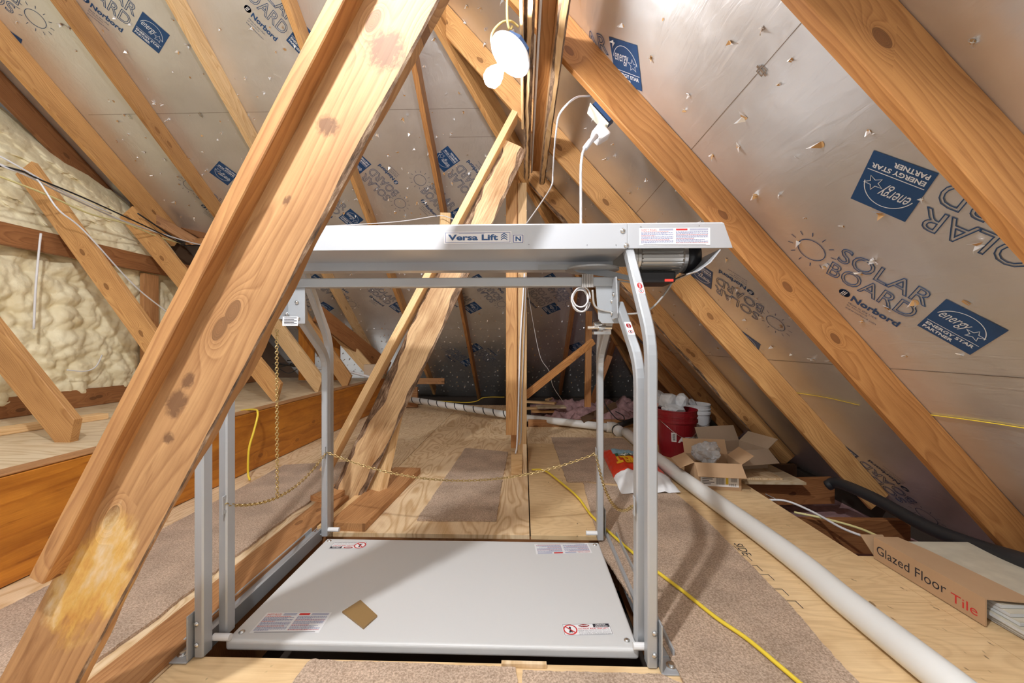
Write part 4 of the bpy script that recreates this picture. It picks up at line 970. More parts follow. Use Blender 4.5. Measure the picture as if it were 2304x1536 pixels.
zt = 0.0206
def plat_sticker(bl, br_, tl, kind):
    a, b, c = atz(*bl, zt), atz(*br_, zt), atz(*tl, zt); sticker(frame(a, b-a, c-a), (b-a).length, (c-a).length, kind, plat)
plat_sticker((560, 1424), (717, 1423), (600, 1378), 'rules'); plat_sticker((1270, 1430), (1381, 1427), (1266, 1404), 'danger')
plat_sticker((1322, 1221), (1202, 1224), (1322, 1243), 'rules'); plat_sticker((827, 1219), (752, 1219), (812, 1234), 'danger')
def leg_sticker(px, py, px2, py2, x, y, h2, ang_from):
    a = aty(px, py, y); u = V((0, 0, 1)); d = (aty(px2, py2, y)-a).normalized()
    sticker(frame(a, V((1, 0, 0)), d), 0.022, (aty(px2, py2, y)-a).length, 'small', lift)
l0, l1 = V((xr, 1.125, 0.905)), V((xr, YF+.03, ZH)); dl = (l1-l0).normalized(); nl = V((0, -1, 0)); nl = (nl-dl*nl.dot(dl)).normalized()
p = l0+dl*.165+nl*.0196; sticker(frame(p-V((.011, 0, 0)), (1, 0, 0), dl), .022, .048, 'small', lift)
l0, l1 = V((0.343, 1.19, 0.835)), V((0.343, 1.44, 1.03)); dl = (l1-l0).normalized(); nl = V((0, -1, 0)); nl = (nl-dl*nl.dot(dl)).normalized()
p = l0+dl*.12+nl*.0196; sticker(frame(p-V((.011, 0, 0)), (1, 0, 0), dl), .022, .07, 'small', lift)
# chain hooks and chains
def hook(p, parent=lift):
    bm = bmesh.new(); sweep(bm, [V(p)+V(d) for d in ((0, 0, -.022), (.0, -.012, -.022), (0, -.012, .022), (0, 0, .022))], rrect(.006, .0012, .0005), up=V((1, 0, 0))); bm_obj('chain_hook', bm, M_grey, parent)
def chain(p0, p1, sag, n, label, r=.0052, wr=.0016, straight=None):
    p0, p1 = V(p0), V(p1); bm = bmesh.new(); pts = []
    for i in range(n+1):
        t = i/n; p = p0.lerp(p1, t); p.z -= sag*4*t*(1-t); pts.append(p)
    for i in range(n):
        c = (pts[i]+pts[i+1])/2; d = (pts[i+1]-pts[i]); L = d.length*0.68; d.normalize()
        s = d.cross(V((0, 0, 1))); s = s.normalized() if s.length > .05 else V((1, 0, 0)); u = d.cross(s)
        a = s if i % 2 else u
        a = (s*math.cos(.7)+u*math.sin(.7)) if i % 2 else (s*math.cos(.7)-u*math.sin(.7))
        k = 12; P = [c+d*L*math.cos(2*math.pi*j/k)+a*r*math.sin(2*math.pi*j/k)*(0.75 if math.cos(2*math.pi*j/k) > 0 else 1.15) for j in range(k)]
        sweep(bm, P, circ(wr, 5), up=a.cross(d), closed=True)
    o = bm_obj('safety_chain', bm, M_brass, smooth=True); return tag(o, label, 'chain')
fl_h = aty(507, 1134, 1.17); bl_h = aty(734, 1017, 1.785); br_h = aty(1340, 1020, 1.785); fr_h = aty(1425, 1136, 1.175)
for p in (fl_h, bl_h, br_h, fr_h): hook(p+V((0, .003, 0)))
chain(bl_h, br_h, .125, 96, 'long brass chain sagging across the back of the lift')
chain(fl_h, bl_h, .075, 52, 'brass chain sagging between the two left lift legs')
chain(br_h, fr_h, .10, 52, 'brass chain sagging between the two right lift legs', )
chain(aty(623, 742, 1.44), aty(624, 1120, 1.44), 0, 62, 'brass chain hanging straight down beside the big brace')
# board scrap on platform
q = [atz(x, y, .027) for x, y in ((770, 1374), (818, 1411), (849, 1383), (811, 1348))]
tag(slab('board_scrap', [(p.x, p.y) for p in q], .0205, .026, M_brownglass), 'small square brown board scrap lying on the lift platform', 'board scrap')

# ------------------------------------------------------------------ lampholders
def lamp(loc, d, strength, name, label, s=1.0):
    e = empty(name, loc, label, 'lamp', 'bare bulb lampholders'); fr_ = axis_frame(loc, d)
    bm = bmesh.new(); lathe(bm, [(0.0001, -.002), (.068*s, -.002), (.070*s, .003), (.068*s, .010), (.050*s, .014), (.030*s, .020), (.021*s, .032), (.0185*s, .055), (.0001, .055)], fr_, 48); bm_obj('lampholder', bm, M_white, e, smooth=True)
    bm = bmesh.new(); lathe(bm, [(.0001, -.035), (.050*s, -.035), (.050*s, -.003), (.0001, -.003)], fr_, 8); bm_obj('ceiling_box', bm, M_boxblue, e)
    bm = bmesh.new(); lathe(bm, [(.0001, .050), (.014, .06), (.018, .075), (.028, .095), (.033, .115), (.030, .134), (.018, .146), (.0001, .150)], fr_, 32)
    o = bm_obj('bulb', bm, [bpy.data.materials['bulb_glass'].copy()], e, smooth=True)
    o.data.materials[0].node_tree.nodes['Principled BSDF'].inputs['Emission Strength'].default_value = strength
    return e
L1 = aty(1150, 122, 1.45); L1b = aty(1098, 188, 1.425)
lamp(L1, L1b-L1, BULB_NEAR, 'bulb_lampholder', 'white round lampholder with a glaring bare bulb, on the doubled beam', 1.2)
lamp(V((-0.50, 0.06, 2.42)), V((0.05, 0.02, -1)), BULB_BACK, 'bulb_lampholder', 'bare bulb lampholder hanging behind the photographer')
tag(box('ceiling_bracket', (-0.60, -0.02, 2.46), (-0.40, 0.14, 2.50), M_pine), 'short board carrying the lampholder behind the photographer', 'board')
wire('lamp_cable', [aty(1141, -15, 1.42), aty(1141, 40, 1.44), aty(1146, 66, 1.46), aty(1152, 60, 1.49)], .0045, M_paleyel, 'yellow cable dropping to the lampholder')
wire('lamp_cable', [aty(1166, 60, 1.52), aty(1150, 48, 1.49), aty(1130, 50, 1.46), aty(1111, 68, 1.44), aty(1105, 90, 1.45), aty(1113, 115, 1.48)], .0042, M_paleyel, 'yellow cable looping around the lampholder rim')

# outlet with plug and its cords
ob_ = empty('wall_outlet', onp(1355, 275, RN, RC), 'cream outlet plate on a blue box beside the lift cord plug', 'outlet')
ys = 1.62; A, B_, D_ = aty(1318, 233, ys), aty(1375, 288, ys), aty(1316, 262, ys)
ux = V((RN.z, 0, -RN.x)); fr_ = frame(aty(1345, 266, 1.76), ux, V((0, 1, 0)))
bm = box_bm((-.060, -.038, -.002), (.060, .038, .002))
for v in bm.verts: v.co = fr_ @ v.co
bm_obj('cover_plate', bm, M_outlet, ob_, bevel=.001)
bm = box_bm((-.052, -.030, .003), (.052, .030, .05))
for v in bm.verts: v.co = fr_ @ v.co
bm_obj('junction_box', bm, M_boxblue, ob_)
pp_ = aty(1352, 300, 1.745); fr_ = frame(pp_, ux, V((0, 1, 0)))
pg = empty('power_plug', pp_, 'large white plug in the cream outlet', 'plug')
bm = box_bm((-.036, -.032, -.04), (.036, .032, .022))
for v in bm.verts:
    if v.co.z < 0: v.co.x *= .72; v.co.y *= .85
    v.co = fr_ @ v.co
bm_obj('plug_body', bm, M_white, pg, bevel=.009)
bm = bmesh.new(); sweep(bm, [aty(1342, 306, 1.70), aty(1328, 318, 1.68), aty(1316, 334, 1.665)], circ(.011, 10)); bm_obj('strain_relief', bm, M_wcable, pg, smooth=True)
wire('lift_cord', [aty(1318, 330, 1.665), aty(1311, 345, 1.65), aty(1307, 380, 1.62), aty(1307, 440, 1.59), aty(1307, 512, 1.55)], .0052, M_wcable, 'white cord dropping from the plug to the lift housing')
wire('outlet_cable', [aty(1330, 216, 1.74), aty(1300, 218, 1.70), aty(1275, 236, 1.65), aty(1257, 262, 1.70), aty(1251, 300, 1.78), aty(1247, 340, 1.9), aty(1244, 390, 2.05), aty(1240, 420, 2.1), aty(1215, 460, 2.3), aty(1183, 505, 2.5)], .0042, M_wcable, 'white cable stapled down the pale beam board to the centre post')
wire('beam_cable', [(0.060, 0.25, zb+.075), (0.060, 1.0, zb+.072), (0.057, 1.9, zb+.07), (0.055, 2.72, zb+.06)], .0055, M_wcable, 'white cable running along between the doubled beam members')
wire('post_cable', [aty(1180, 615, 2.70), aty(1176, 680, 2.70), aty(1172, 740, 2.70), aty(1168, 850, 2.70), aty(1166, 930, 2.70), aty(1163, 1000, 2.70), aty(1160, 1020, 2.70)], .0055, M_wcable, 'white cable running down the face of the centre post')
wire('post_cable', [aty(1184, 620, 2.71), aty(1179, 760, 2.71), aty(1174, 900, 2.71), aty(1172, 985, 2.71), aty(1168, 1000, 2.71)], .004, M_gcable, 'grey cable beside the white one on the centre post')
wire('hanging_string', [aty(1183, 620, 2.9), aty(1195, 700, 3.0), aty(1215, 800, 3.2), aty(1235, 834, 3.3), aty(1245, 870, 3.5), aty(1268, 905, 3.8)], .0022, M_wcable, 'thin white wire sagging right of the centre post')
wire('loose_cable', [aty(700, 510, 2.9), aty(800, 505, 2.9), aty(900, 498, 3.0), aty(980, 486, 3.1), aty(1000, 486, 3.1), aty(1030, 497, 3.0)], .0035, M_wcable, 'thin white cable swagged just above the lift housing')

# ------------------------------------------------------------------ cables at the left foam
def lw(pts, r, m, label): wire('foam_cable', [atx(px, py, x) for px, py, x in pts], r, m, label, group='cables strung across the foam')
lw([(-60, 345, -3.0), (60, 395, -3.0), (150, 440, -3.05), (260, 490, -3.1), (345, 520, -3.1), (440, 548, -3.1), (480, 552, -3.1)], .006, M_wcable, 'upper white cable crossing the spray foam')
lw([(-60, 340, -2.9), (20, 380, -2.9), (80, 400, -2.95), (130, 470, -2.9), (190, 520, -2.9), (300, 640, -2.9), (380, 705, -2.9)], .005, M_wcable, 'white cable turning down behind the knotted web')
lw([(-60, 360, -2.85), (0, 373, -2.9), (50, 385, -2.9), (85, 402, -2.95), (200, 450, -3.0), (330, 510, -3.05), (420, 553, -3.1)], .0055, M_rubber, 'black cable crossing the spray foam')
lw([(-60, 375, -2.9), (0, 397, -2.9), (110, 440, -2.95), (200, 480, -3.0), (290, 505, -3.05), (350, 530, -3.1), (410, 548, -3.1)], .006, M_paleyel, 'yellow cable crossing the spray foam')
lw([(-60, 330, -2.95), (0, 352, -2.95), (60, 385, -2.95), (140, 430, -3.0), (250, 480, -3.05)], .005, M_wcable, 'lower white cable crossing the spray foam')
lw([(310, 480, -3.15), (340, 500, -3.15), (400, 540, -3.15), (430, 552, -3.15), (600, 545, -3.0)], .006, M_rubber, 'black cable ends at the foam corner')
wire('drop_wire', [atx(92, 525, -3.15), atx(88, 560, -3.15), atx(80, 650, -3.15), atx(76, 740, -3.15)], .006, M_wcable, 'white wire hanging down the face of the foam wall')
wire('drop_wire', [atx(150, 832, -3.2), atx(190, 835, -3.2), atx(215, 825, -3.2), atx(230, 798, -3.2)], .004, M_wcable, 'short curved white wire low on the foam wall')
wire('ledge_cable', [aty(530, 925, 2.9), aty(570, 921, 2.72), aty(580, 930, 2.6), aty(571, 970, 2.55), aty(560, 1010, 2.52), aty(558, 1062, 2.52), aty(562, 1080, 2.5)], .0065, M_yel, 'yellow cable draped over the orange beam')
# tangled black wires and pale conduit on the ledge
rw = random.Random(9)
P = [aty(640+rw.uniform(-35, 50), 832+rw.uniform(-22, 10), 4.3+rw.uniform(-.1, .1)) for _ in range(16)]
wire('tangled_wire', P, .004, M_rubber, 'tangle of thin black wires on the far ledge')
wire('conduit', [aty(690, 828, 4.9), aty(765, 832, 4.9), aty(840, 850, 4.9)], .016, M_wcable, 'white flexible conduit on the far ledge')

# ------------------------------------------------------------------ pipes and cords
def pipe(name, pts, r, m, label, seg=24, sm=6):
    return wire(name, pts, r, m, label, seg=seg, sm=sm, cat='pipe')
pA = atz(1400, 972, .047); pipe('drain_pipe', [atz(1408, 972, .047), atz(1500, 1048, .046), atz(1750, 1228, .046), atz(1900, 1350, .046), atz(2090, 1500, .046), atz(2290, 1660, .046)], .044, M_pvc, 'thick white pipe lying diagonally across the right floor', sm=8)
e_ = atz(1382, 962, .05); q0 = atz(1184, 940, .06); q1 = atz(1374, 961, .055)
pe = empty('pipe_elbow', e_, 'white pipe elbow with black strap at the bend behind the lift', 'pipe fitting')
bm = bmesh.new(); sweep(bm, smooth_path([q1+(q0-q1).normalized()*.04, e_, e_+(atz(1500, 1048, .046)-e_).normalized()*.16], 8), circ(.053, 24)); bm_obj('elbow_body', bm, M_pvc, pe, smooth=True)
bm = bmesh.new(); dd = (atz(1500, 1048, .046)-e_).normalized(); sweep(bm, [e_+dd*.10, e_+dd*.125], circ(.0555, 24)); bm_obj('strap', bm, M_rubber, pe)
pipe('drain_pipe', [q0, q1], .038, M_pvc, 'white pipe running left from the elbow to the centre post')
sp = empty('striped_pipe', atz(1135, 932, .06), 'white pipe spirally wrapped in black tape, left of the centre post', 'pipe')
s0 = atz(1150, 934, .06); s1 = aty(905, 896, 5.35); bm = bmesh.new(); sweep(bm, [s0, s1], circ(.040, 24)); bm_obj('pipe_body', bm, M_pvc, sp, smooth=True)
ds = (s1-s0).normalized(); a1 = ds.cross(V((0, 0, 1))).normalized(); a2 = ds.cross(a1); P = []
Lp = (s1-s0).length
for i in range(420):
    t = i/419; a = t*12*2*math.pi; P.append(s0+ds*Lp*t+(a1*math.cos(a)+a2*math.sin(a))*.0405)
bm = bmesh.new()
prev = None
for p in P:
    c = (bm.verts.new(p+ds*.0075), bm.verts.new(p-ds*.0075))
    if prev: bm.faces.new((prev[0], prev[1], c[1], c[0]))
    prev = c
bm_obj('tape_spiral', bm, M_rubber, sp, smooth=True)
pipe('stub_pipe', [atz(1388, 958, .06), aty(1425, 946, 4.2)], .030, M_rubber, 'short black pipe stub at the white elbow')
pipe('insulated_pipe', [aty(1862, 1092, 2.50), aty(1885, 1086, 2.45), aty(1960, 1117, 2.2), aty(2080, 1182, 1.9), aty(2190, 1226, 1.7), aty(2304, 1262, 1.52), aty(2420, 1300, 1.4)], .030, M_rubber, 'thick black insulated pipe running along the right eave')
wire('extension_cord', [atz(x, y, .018) for x, y in ((1196, 1056), (1225, 1058), (1262, 1085), (1300, 1118), (1330, 1158), (1378, 1203), (1430, 1248), (1478, 1285), (1540, 1332), (1610, 1388), (1680, 1436), (1750, 1494), (1830, 1562))], .0062, M_yel, 'yellow cord snaking over the carpet right of the lift', cat='cord')
wire('bay_cable', [aty(1720, 1124, 2.35), aty(1770, 1127, 2.3), aty(1830, 1152, 2.15), aty(1900, 1190, 1.95), aty(1985, 1220, 1.78)], .006, M_wcable, 'white cable crossing the right joist bay')
wire('bay_cable', [aty(1787, 1152, 2.18), aty(1850, 1165, 2.1), aty(1930, 1187, 1.95), aty(1990, 1213, 1.8)], .006, M_paleyel, 'yellow cable crossing the right joist bay')
wire('thin_wire', [aty(1678, 1035, 2.85), aty(1700, 1075, 2.75), aty(1715, 1105, 2.68), aty(1745, 1122, 2.6)], .0025, M_gcable, 'thin brown wire hanging over the joist end')
wire('roof_string', [onp(2090, 931, RN, RC)-RN*.004, onp(2200, 945, RN, RC)-RN*.004, onp(2320, 963, RN, RC)-RN*.004], .0018, M_yel, 'thin yellow string along the right slope, far right', cat='string')
wire('roof_string', [onp(1790, 882, RN, RC)-RN*.004, onp(1860, 893, RN, RC)-RN*.004, onp(1935, 910, RN, RC)-RN*.004], .0018, M_yel, 'thin yellow string on the right slope between two rafters', cat='string')
wire('floor_cable', [atz(925, 897, .02), aty(1050, 905, 5.2), aty(1090, 894, 5.2), aty(1135, 893, 5.2)], .005, M_yel, 'yellow cable beyond the striped pipe')
wire('black_cord', [aty(1352, 870, 3.9), aty(1360, 905, 3.9), aty(1385, 940, 3.9), aty(1403, 945, 3.9), aty(1402, 935, 3.9), aty(1385, 925, 3.9)], .005, M_rubber, 'black cord looping behind the rear right lift leg', cat='cord')

# ------------------------------------------------------------------ insulation and scraps at the back
def lumps(name, x0, x1, y0, y1, z, amp, m, label, nx=60, ny=50):
    bm = bmesh.new(); g = []
    for i in range(nx+1):
        row = []
        for j in range(ny+1):
            x = x0+(x1-x0)*i/nx; y = y0+(y1-y0)*j/ny; q = V((x, y, 0))
            e = min(1, 6*min(i/nx, 1-i/nx, j/ny, 1-j/ny)); row.append(bm.verts.new((x, y, z+amp*e*max(0, .4+fbm(q*5, 5)))))
        g.append(row)
    for i in range(nx):
        for j in range(ny): bm.faces.new((g[i][j], g[i+1][j], g[i+1][j+1], g[i][j+1]))
    o = bm_obj(name, bm, m, smooth=True); return tag(o, label, 'insulation', kind='stuff')
lumps('fibre_insulation', 0.10, 1.9, 4.35, 6.1, -0.05, 0.16, M_pink, 'fluffy pink fibre insulation in the far corner')
rs = random.Random(12)
for k, (px, py, wd, hg, m, lab) in enumerate(((1215, 905, .42, .10, M_pale, 'long pale offcut on top of the scrap pile'), (1240, 915, .36, .16, M_ply3, 'broad pale offcut in the scrap pile behind the centre post'),
                                       (1222, 925, .30, .12, M_pine, 'lowest brown offcut of the scrap pile'), (1195, 918, .30, .10, M_pale, 'offcut at the left end of the scrap pile'),
                                       (1235, 898, .12, .06, M_pale, 'small offcut crowning the scrap pile'))):
    z = (.115, .082, .03, .055, .14)[k]; c = atz(px, py, z); a = (-.35, .1, 0, .4, 1.1)[k]; d = V((math.cos(a), math.sin(a), 0))
    tag(board('wood_offcut', c-d*wd/2, c+d*wd/2, hg, .022, V((-d.y, d.x, 0)), m), lab, 'wood offcut', 'offcuts behind the centre post')
tag(board('wood_offcut', aty(1310, 945, 4.1), aty(1385, 910, 4.2), .06, .04, (0, 0, 1), M_darkwood), 'dark offcut leaning near the black cord', 'wood offcut')
tag(board('floor_joist', (0.05, 4.29, .0), (1.9, 4.33, .0), .14, .04, (0, 0, 1), M_plank), 'brown joist edge beyond the white pipe', 'joist')

# ------------------------------------------------------------------ buckets
def bucket(name, c, m, label, s=1.0, tilt=0):
    e = empty(name, c, label, 'bucket'); mt = Matrix.Translation(c) @ Matrix.Scale(s, 4)
    bm = bmesh.new(); lathe(bm, [(.0001, .004), (.130, .0), (.133, .004), (.148, .27), (.158, .271), (.158, .292), (.150, .294), (.151, .315), (.157, .316), (.157, .325), (.151, .327), (.152, .358), (.157, .360), (.157, .368), (.150, .368), (.146, .30), (.130, .01), (.0001, .01)], mt, 48)
    bm_obj('shell', bm, m, e, smooth=False)
    bm = bmesh.new(); P = [mt @ V((.159*math.cos(a), .159*math.sin(a)-.0, .285-.12*math.sin(a-3.3)**2)) for a in [math.radians(200+i*8) for i in range(18)]]
    sweep(bm, P, circ(.002, 6)); bm_obj('bail_handle', bm, M_bolt, e, smooth=True)
    return e
cR = atz(1528, 1032, 0); cR.y += .13; cR.x += .03
bR = bucket('bucket', cR, M_bred, 'dark red plastic bucket heaped with rubble, right of the lift')
def on_bucket(c, body, a0, z0, hgt, wdt, m, parent, white=False):
    bm = bmesh.new(); text_into(bm, body, 0, 0, wdt, hgt, 0, bold=.06)
    # refine long faces before wrapping
    for v in bm.verts:
        a = a0+v.co.x/.142; r = .1425+.0145*(z0+v.co.y-.13)/.13; v.co = V((c.x+r*math.sin(a), c.y-r*math.cos(a), z0+v.co.y))
    bm_obj('lettering', bm, m, parent)
on_bucket(cR, 'ATTIC', -0.30, .125, .045, .20, M_white, bR)
bm = bmesh.new()
for k in range(8):
    for (x0, x1, y0, y1, mi) in [(0, .036, k*.009, k*.009+.009, 0)]:
        vs = []
        for (x, y) in ((x0, y0), (x1, y0), (x1, y1), (x0, y1)):
            a = -.62+x/.142; r = .1425+.0145*(.13+y-.13)/.13+.0006; vs.append(bm.verts.new((cR.x+r*math.sin(a), cR.y-r*math.cos(a), .13+y)))
        bm.faces.new(vs).material_index = 0
for k in range(9):
    vs = []
    for (x, y) in ((.008, .012+k*.006), (.028, .012+k*.006), (.028, .0145+k*.006), (.008, .0145+k*.006)):
        a = -.62+x/.142; r = .1425+.0145*(y)/.13+.002; vs.append(bm.verts.new((cR.x+r*math.sin(a), cR.y-r*math.cos(a), .13+y)))
    bm.faces.new(vs).material_index = 1
bm_obj('price_label', bm, [M_paper, M_ink], bR)
cO = V((cR.x-.01, cR.y+.42, 0)); bO = bucket('bucket', cO, M_bor, 'orange plastic bucket half hidden behind the red one', 1.0)
cW = V((cR.x+.36, cR.y+.52, 0)); bW = bucket('bucket', cW, M_white, 'white bucket rim peeking out right of the red bucket', .9)
on_bucket(cO, 'DEPOT', -1.1, .14, .05, .26, M_ink, bO)
def rock(name, c, r, m, label, sd, sq=(1, 1, 1), rot=0, cat='rubble', group='broken pieces in the buckets', flat=False):
    bm = bmesh.new(); bmesh.ops.create_icosphere(bm, subdivisions=2 if not flat else 3, radius=1)
    R_ = Matrix.Rotation(rot, 3, 'Z') @ Matrix.Rotation(rot*.7, 3, 'X')
    for v in bm.verts:
        p = v.co.copy(); k = 1+.45*noise.noise(p*1.3+V((sd*7, 0, 0))); p = p*k
        p = V((max(-.75, min(.75, p.x)), max(-.75, min(.75, p.y)), max(-.7, min(.7, p.z))))
        v.co = V(c) + R_ @ V((p.x*r*sq[0], p.y*r*sq[1], p.z*r*sq[2]))
    o = bm_obj(name, bm, m); return tag(o, label, cat, group)
rock('rubble_piece', cR+V((-.02, -.02, .375)), .085, M_rubble, 'flat slab of grey rubble leaning at the front of the red bucket', 1, (1.25, .9, .35), .5)
rock('rubble_piece', cR+V((.05, .03, .43)), .08, M_rubble, 'tall grey rubble chunk at the right of the red bucket', 2, (1, .8, .9), 1.2)
rock('rubble_piece', cR+V((-.06, .05, .42)), .085, M_rubble, 'grey rubble chunk at the back of the red bucket', 3, (1, .9, .7), 2.1)
rock('rubble_piece', cR+V((-.09, -.03, .36)), .045, M_rubble, 'small grey rubble bit at the left of the red bucket', 4, (1, 1, .7), .3)
rock('rubble_piece', cO+V((.0, -.02, .40)), .10, M_rubble, 'grey rubble chunk heaped in the orange bucket', 5, (1.1, .8, .7), .9)
rock('rubble_piece', cO+V((-.07, .02, .44)), .06, M_rubble, 'small grey rubble chunk atop the orange bucket', 6, (1, .9, .8), 1.9)
rock('rubble_piece', cW+V((-.02, .0, .33)), .07, M_rubble, 'grey rubble chunk in the white bucket', 7, (1, .9, .6), 1.4)

# ------------------------------------------------------------------ bag of ice melt
q = [atz(x, y, .03) for x, y in ((1398, 1104), (1532, 1101), (1450, 1018), (1350, 1007))]
bg = empty('ice_melt_bag', (q[0]+q[2])/2*1.0, 'red and white bag of ice melt lying on the carpet right of the lift', 'bag')
def bagp(u, v, k=0.0):
    b = q[0].lerp(q[1], u); t = q[3].lerp(q[2], u); p = b.lerp(t, v)
    e = max(0, min(u, 1-u)*4); e = min(1, e); e2 = min(1, max(0, min(v, 1-v)*5))
    wr = .006*noise.noise(V((u*5, v*9, 2)))+.004*noise.noise(V((u*13, v*15, 7)))
    pinch = (1-e2)*.0
    z = .014+.060*(e**.5)*(e2**.6)+wr*1.6+k
    p = V((p.x, p.y, max(.012, z))); return p
bm = bmesh.new(); nu, nv = 40, 50; g = [[bm.verts.new(bagp(i/nu, j/nv)) for j in range(nv+1)] for i in range(nu+1)]
for i in range(nu):
    for j in range(nv):
        u, v = (i+.5)/nu, (j+.5)/nv; mi = 0
        if v > .28:
            mi = 1
            if v > .70 and .18 < u < .97: mi = 3
            if .62 < v < .70 and .2 < u: mi = 2
        f = bm.faces.new((g[i][j], g[i+1][j], g[i+1][j+1], g[i][j+1])); f.material_index = mi
bt = [[bm.verts.new((bagp(i/nu, j/nv).x, bagp(i/nu, j/nv).y, .011)) for j in (0, nv)] for i in range(nu+1)]
bm_obj('bag_body', bm, [M_bagwhite, M_bagred, M_baggreen, M_bagcyan], bg, smooth=True)
def bag_text(body, u0, u1, v0, v1, m, nm='lettering'):
    bm = bmesh.new(); text_into(bm, body, 0, 0, 1, 1, 0, bold=.06)
    bmesh.ops.subdivide_edges(bm, edges=bm.edges[:], cuts=1)
    for v in bm.verts:
        x, y = v.co.x, v.co.y; v.co = bagp(u1+(u0-u1)*x, v1+(v0-v1)*y, .003)
    bm_obj(nm, bm, m, bg)
bag_text('ICE MELT', .14, .92, .44, .60, M_bagyel)
bag_text('WORKS FAST', .25, .85, .635, .685, M_white)
rs = random.Random(3); bm = bmesh.new()
for k in range(40):
    u, v = rs.uniform(.24, .92), rs.uniform(.72, .95); r = .006
    vs = [bm.verts.new(bagp(u+r*1.2*math.cos(6.283*i/8), v+r*math.sin(6.283*i/8), .0025)) for i in range(8)]; bm.faces.new(vs)
bm_obj('snow_dots', bm, M_white, bg)

# ------------------------------------------------------------------ cartons
def carton(px, wd, dp, hg, rot, m, label, flaps=True, name='carton', z=0):
    c = V(px); e = empty(name, c, label, 'carton'); R_ = Matrix.Translation(c) @ Matrix.Rotation(rot, 4, 'Z')
    bm = bmesh.new(); t = .004
    for lo, hi in (((-wd/2, -dp/2, z), (wd/2, -dp/2+t, hg)), ((-wd/2, dp/2-t, z), (wd/2, dp/2, hg)), ((-wd/2, -dp/2+t, z), (-wd/2+t, dp/2-t, hg)), ((wd/2-t, -dp/2+t, z), (wd/2, dp/2-t, hg)), ((-wd/2+t, -dp/2+t, z), (wd/2-t, dp/2-t, z+t))):
        box_bm(lo, hi, bm)
    for v in bm.verts: v.co = R_ @ v.co
    bm_obj('carton_body', bm, m, e)
    if flaps:
        for (ax_, ang, ln) in (('f', 2.25, dp*.45), ('b', .5, dp*.45), ('l', 2.0, dp*.42), ('r', .9, dp*.40)):
            bm = bmesh.new()
            if ax_ in 'fb':
                box_bm((-wd/2, 0, 0), (wd/2, .003, ln), bm); s = -1 if ax_ == 'f' else 1
                mt = Matrix.Translation((0, s*(dp/2+.0005), hg)) @ Matrix.Rotation((ang if s < 0 else -ang), 4, 'X')
            else:
                box_bm((0, -dp/2, 0), (.003, dp/2, ln), bm); s = -1 if ax_ == 'l' else 1
                mt = Matrix.Translation((s*(wd/2+.0005), 0, hg)) @ Matrix.Rotation((-ang if s < 0 else ang), 4, 'Y')
            for v in bm.verts: v.co = R_ @ (mt @ v.co)
            bm_obj('flap', bm, m, e)
    return e, R_
c1 = atz(1590, 1090, 0); c1 = V((1.20, 2.58, 0))
ca, Ra = carton(c1, .27, .22, .16, -.12, M_card, 'open brown carton with raised flaps and a white shipping label', name='open_carton')
sm_ = Ra @ Matrix(((1, 0, 0, -.10), (0, 0, -1, -.1125), (0, 1, 0, .02), (0, 0, 0, 1)))
bm = bmesh.new(); quad(bm, 0, 0, .22, .085, 0, 0, sm_)
for k in range(7): quad(bm, .01, .012+k*.01, .01+(.05, .07, .04, .06, .07, .03, .05)[k], .016+k*.01, -.0006*-1, 1, sm_)
for k in range(14): quad(bm, .09+k*.0035, .012, .0915+k*.0035, .055, .0006, 1, sm_)
quad(bm, .145, .015, .16, .07, .0006, 2, sm_)
for k in range(8): quad(bm, .175+k*.0045, .03, .177+k*.0045, .075, .0006, 1, sm_)
text_into(bm, '1052', .165, .006, .04, .014, 1, z=.0006, mat=sm_)
me = bpy.data.meshes.new('shipping_label'); bm.to_mesh(me); bm.free(); link('shipping_label', me, [M_paper, M_ink, M_yel], ca)
# crumpled wrap in it
bm = bmesh.new(); bmesh.ops.create_icosphere(bm, subdivisions=4, radius=1)
for v in bm.verts:
    p = v.co; k = 1+.35*noise.noise(p*1.8)+.10*noise.noise(p*5); v.co = Ra @ V((-.02+p.x*.085*k, .02+p.y*.07*k, .195+p.z*.065*k))
tag(bm_obj('bubble_wrap', bm, M_clear), 'crumpled clear plastic wrap sticking out of the open carton', 'plastic wrap')
carton(V((1.50, 2.90, .03)), .34, .26, .13, .25, M_card2, 'flattened pale carton behind the open carton, against the rafter', flaps=True)
o = rock('crumpled_cardboard', V((1.58, 3.22, .10)), .15, M_card2, 'crumpled cardboard sheets piled behind the cartons', 9, (1.3, .9, .35), .3, 'cardboard', None, True)
tag(box('plywood_offcut', (1.40, 2.56, .003), (1.78, 2.95, .018), M_ply3), 'plywood offcut under the pale carton at the deck edge', 'wood offcut')
tag(box('plywood_offcut', (1.36, 2.6, .019), (1.66, 2.98, .030), M_ply4), 'upper plywood offcut below the pale carton', 'wood offcut')

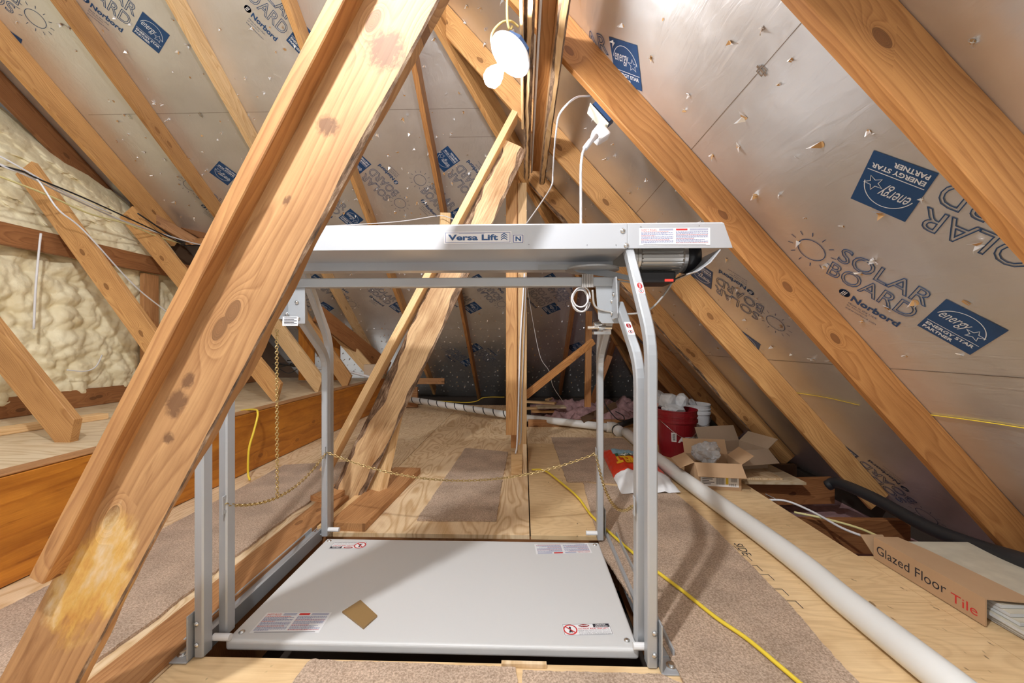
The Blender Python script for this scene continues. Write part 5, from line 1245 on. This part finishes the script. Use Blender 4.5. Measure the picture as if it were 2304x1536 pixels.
# ------------------------------------------------------------------ tiles and their sleeve
zt0 = .004
struct(box('floor', (1.412, 0.5, -0.03), (1.95, 1.72, 0.0), M_ply2), 'plywood under the tile stacks')
tc_ = random.Random(6)
nm = ('lowest', 'second lowest', 'third', 'fourth', 'fifth', 'topmost')
for k in range(6):
    dx, dy, a = tc_.uniform(-.012, .012), (-.045+k*.022), tc_.uniform(-.02, .02)
    cx, cy = 1.70+dx, 1.43+dy*1.0; z = zt0+k*.0125; mt = Matrix.Translation((cx, cy, z)) @ Matrix.Rotation(a, 4, 'Z')
    bm = box_bm((-.20, -.20, 0), (.20, .20, .0095)); box_bm((-.199, -.199, .0096), (.199, .199, .011), bm, 1)
    for v in bm.verts: v.co = mt @ v.co
    tag(bm_obj('floor_tile', bm, [M_tileedge, M_tile]), nm[k]+' beige floor tile of the stack in the torn carton', 'tile', 'beige floor tiles in the torn carton')
sl = empty('tile_sleeve', (1.47, 1.48, 0), 'torn brown carton sleeve over the left edge of the tile stack', 'carton')
tl = .0035; zz1 = .088
bm = bmesh.new(); slab('s', [(1.462, 1.30), (1.60, 1.28), (1.575, 1.60), (1.555, 1.70), (1.462, 1.70)], zz1, zz1+tl, None, bm=bm)
slab('s', [(1.456, 1.30), (1.462, 1.30), (1.462, 1.70), (1.456, 1.70)], .004, zz1+tl, None, bm=bm)
bm_obj('sleeve_body', bm, M_card, sl)
bm = bmesh.new(); text_into(bm, 'Glazed Floor', 0, .03, .27, .035, 0, mat=frame((1.4555, 1.685, 0), (0, -1, 0), (0, 0, 1))); bm_obj('lettering', bm, M_ink, sl)
bm = bmesh.new(); text_into(bm, 'Tile', 0, .02, .08, .03, 0, mat=frame((1.4555, 1.40, 0), (0, -1, 0), (0, 0, 1))); bm_obj('lettering', bm, M_inkred, sl)
bm = bmesh.new(); box_bm((1.465, 1.703, .004), (1.56, 1.706, .075), bm)
for v in bm.verts:
    if v.co.z > .05: v.co.y += .05; v.co.x -= .02
bm_obj('end_flap', bm, M_card, sl)
for k in range(4):
    z = .002+k*.012; cx, cy = 1.60+k*.006, 1.00-k*.006
    mt = Matrix.Translation((cx, cy, z)) @ Matrix.Rotation(.12, 4, 'Z')
    bm = box_bm((-.19, -.15, 0), (.17, .15, .0105))
    for v in bm.verts: v.co = mt @ v.co
    tag(bm_obj('wall_tile', bm, M_tileedge, bevel=.002), ('bottom', 'second', 'third', 'top')[k]+' white tile of the short stack in the bottom right corner', 'tile', 'white tiles in the bottom right corner')
tag(box('label_card', tuple(aty(822, 838, 4.9)-V((.02, 0, .06)))[:3], tuple(aty(852, 820, 4.9)+V((.02, .12, 0)))[:3], M_card2), 'small pale carton on the far end of the ledge', 'carton')
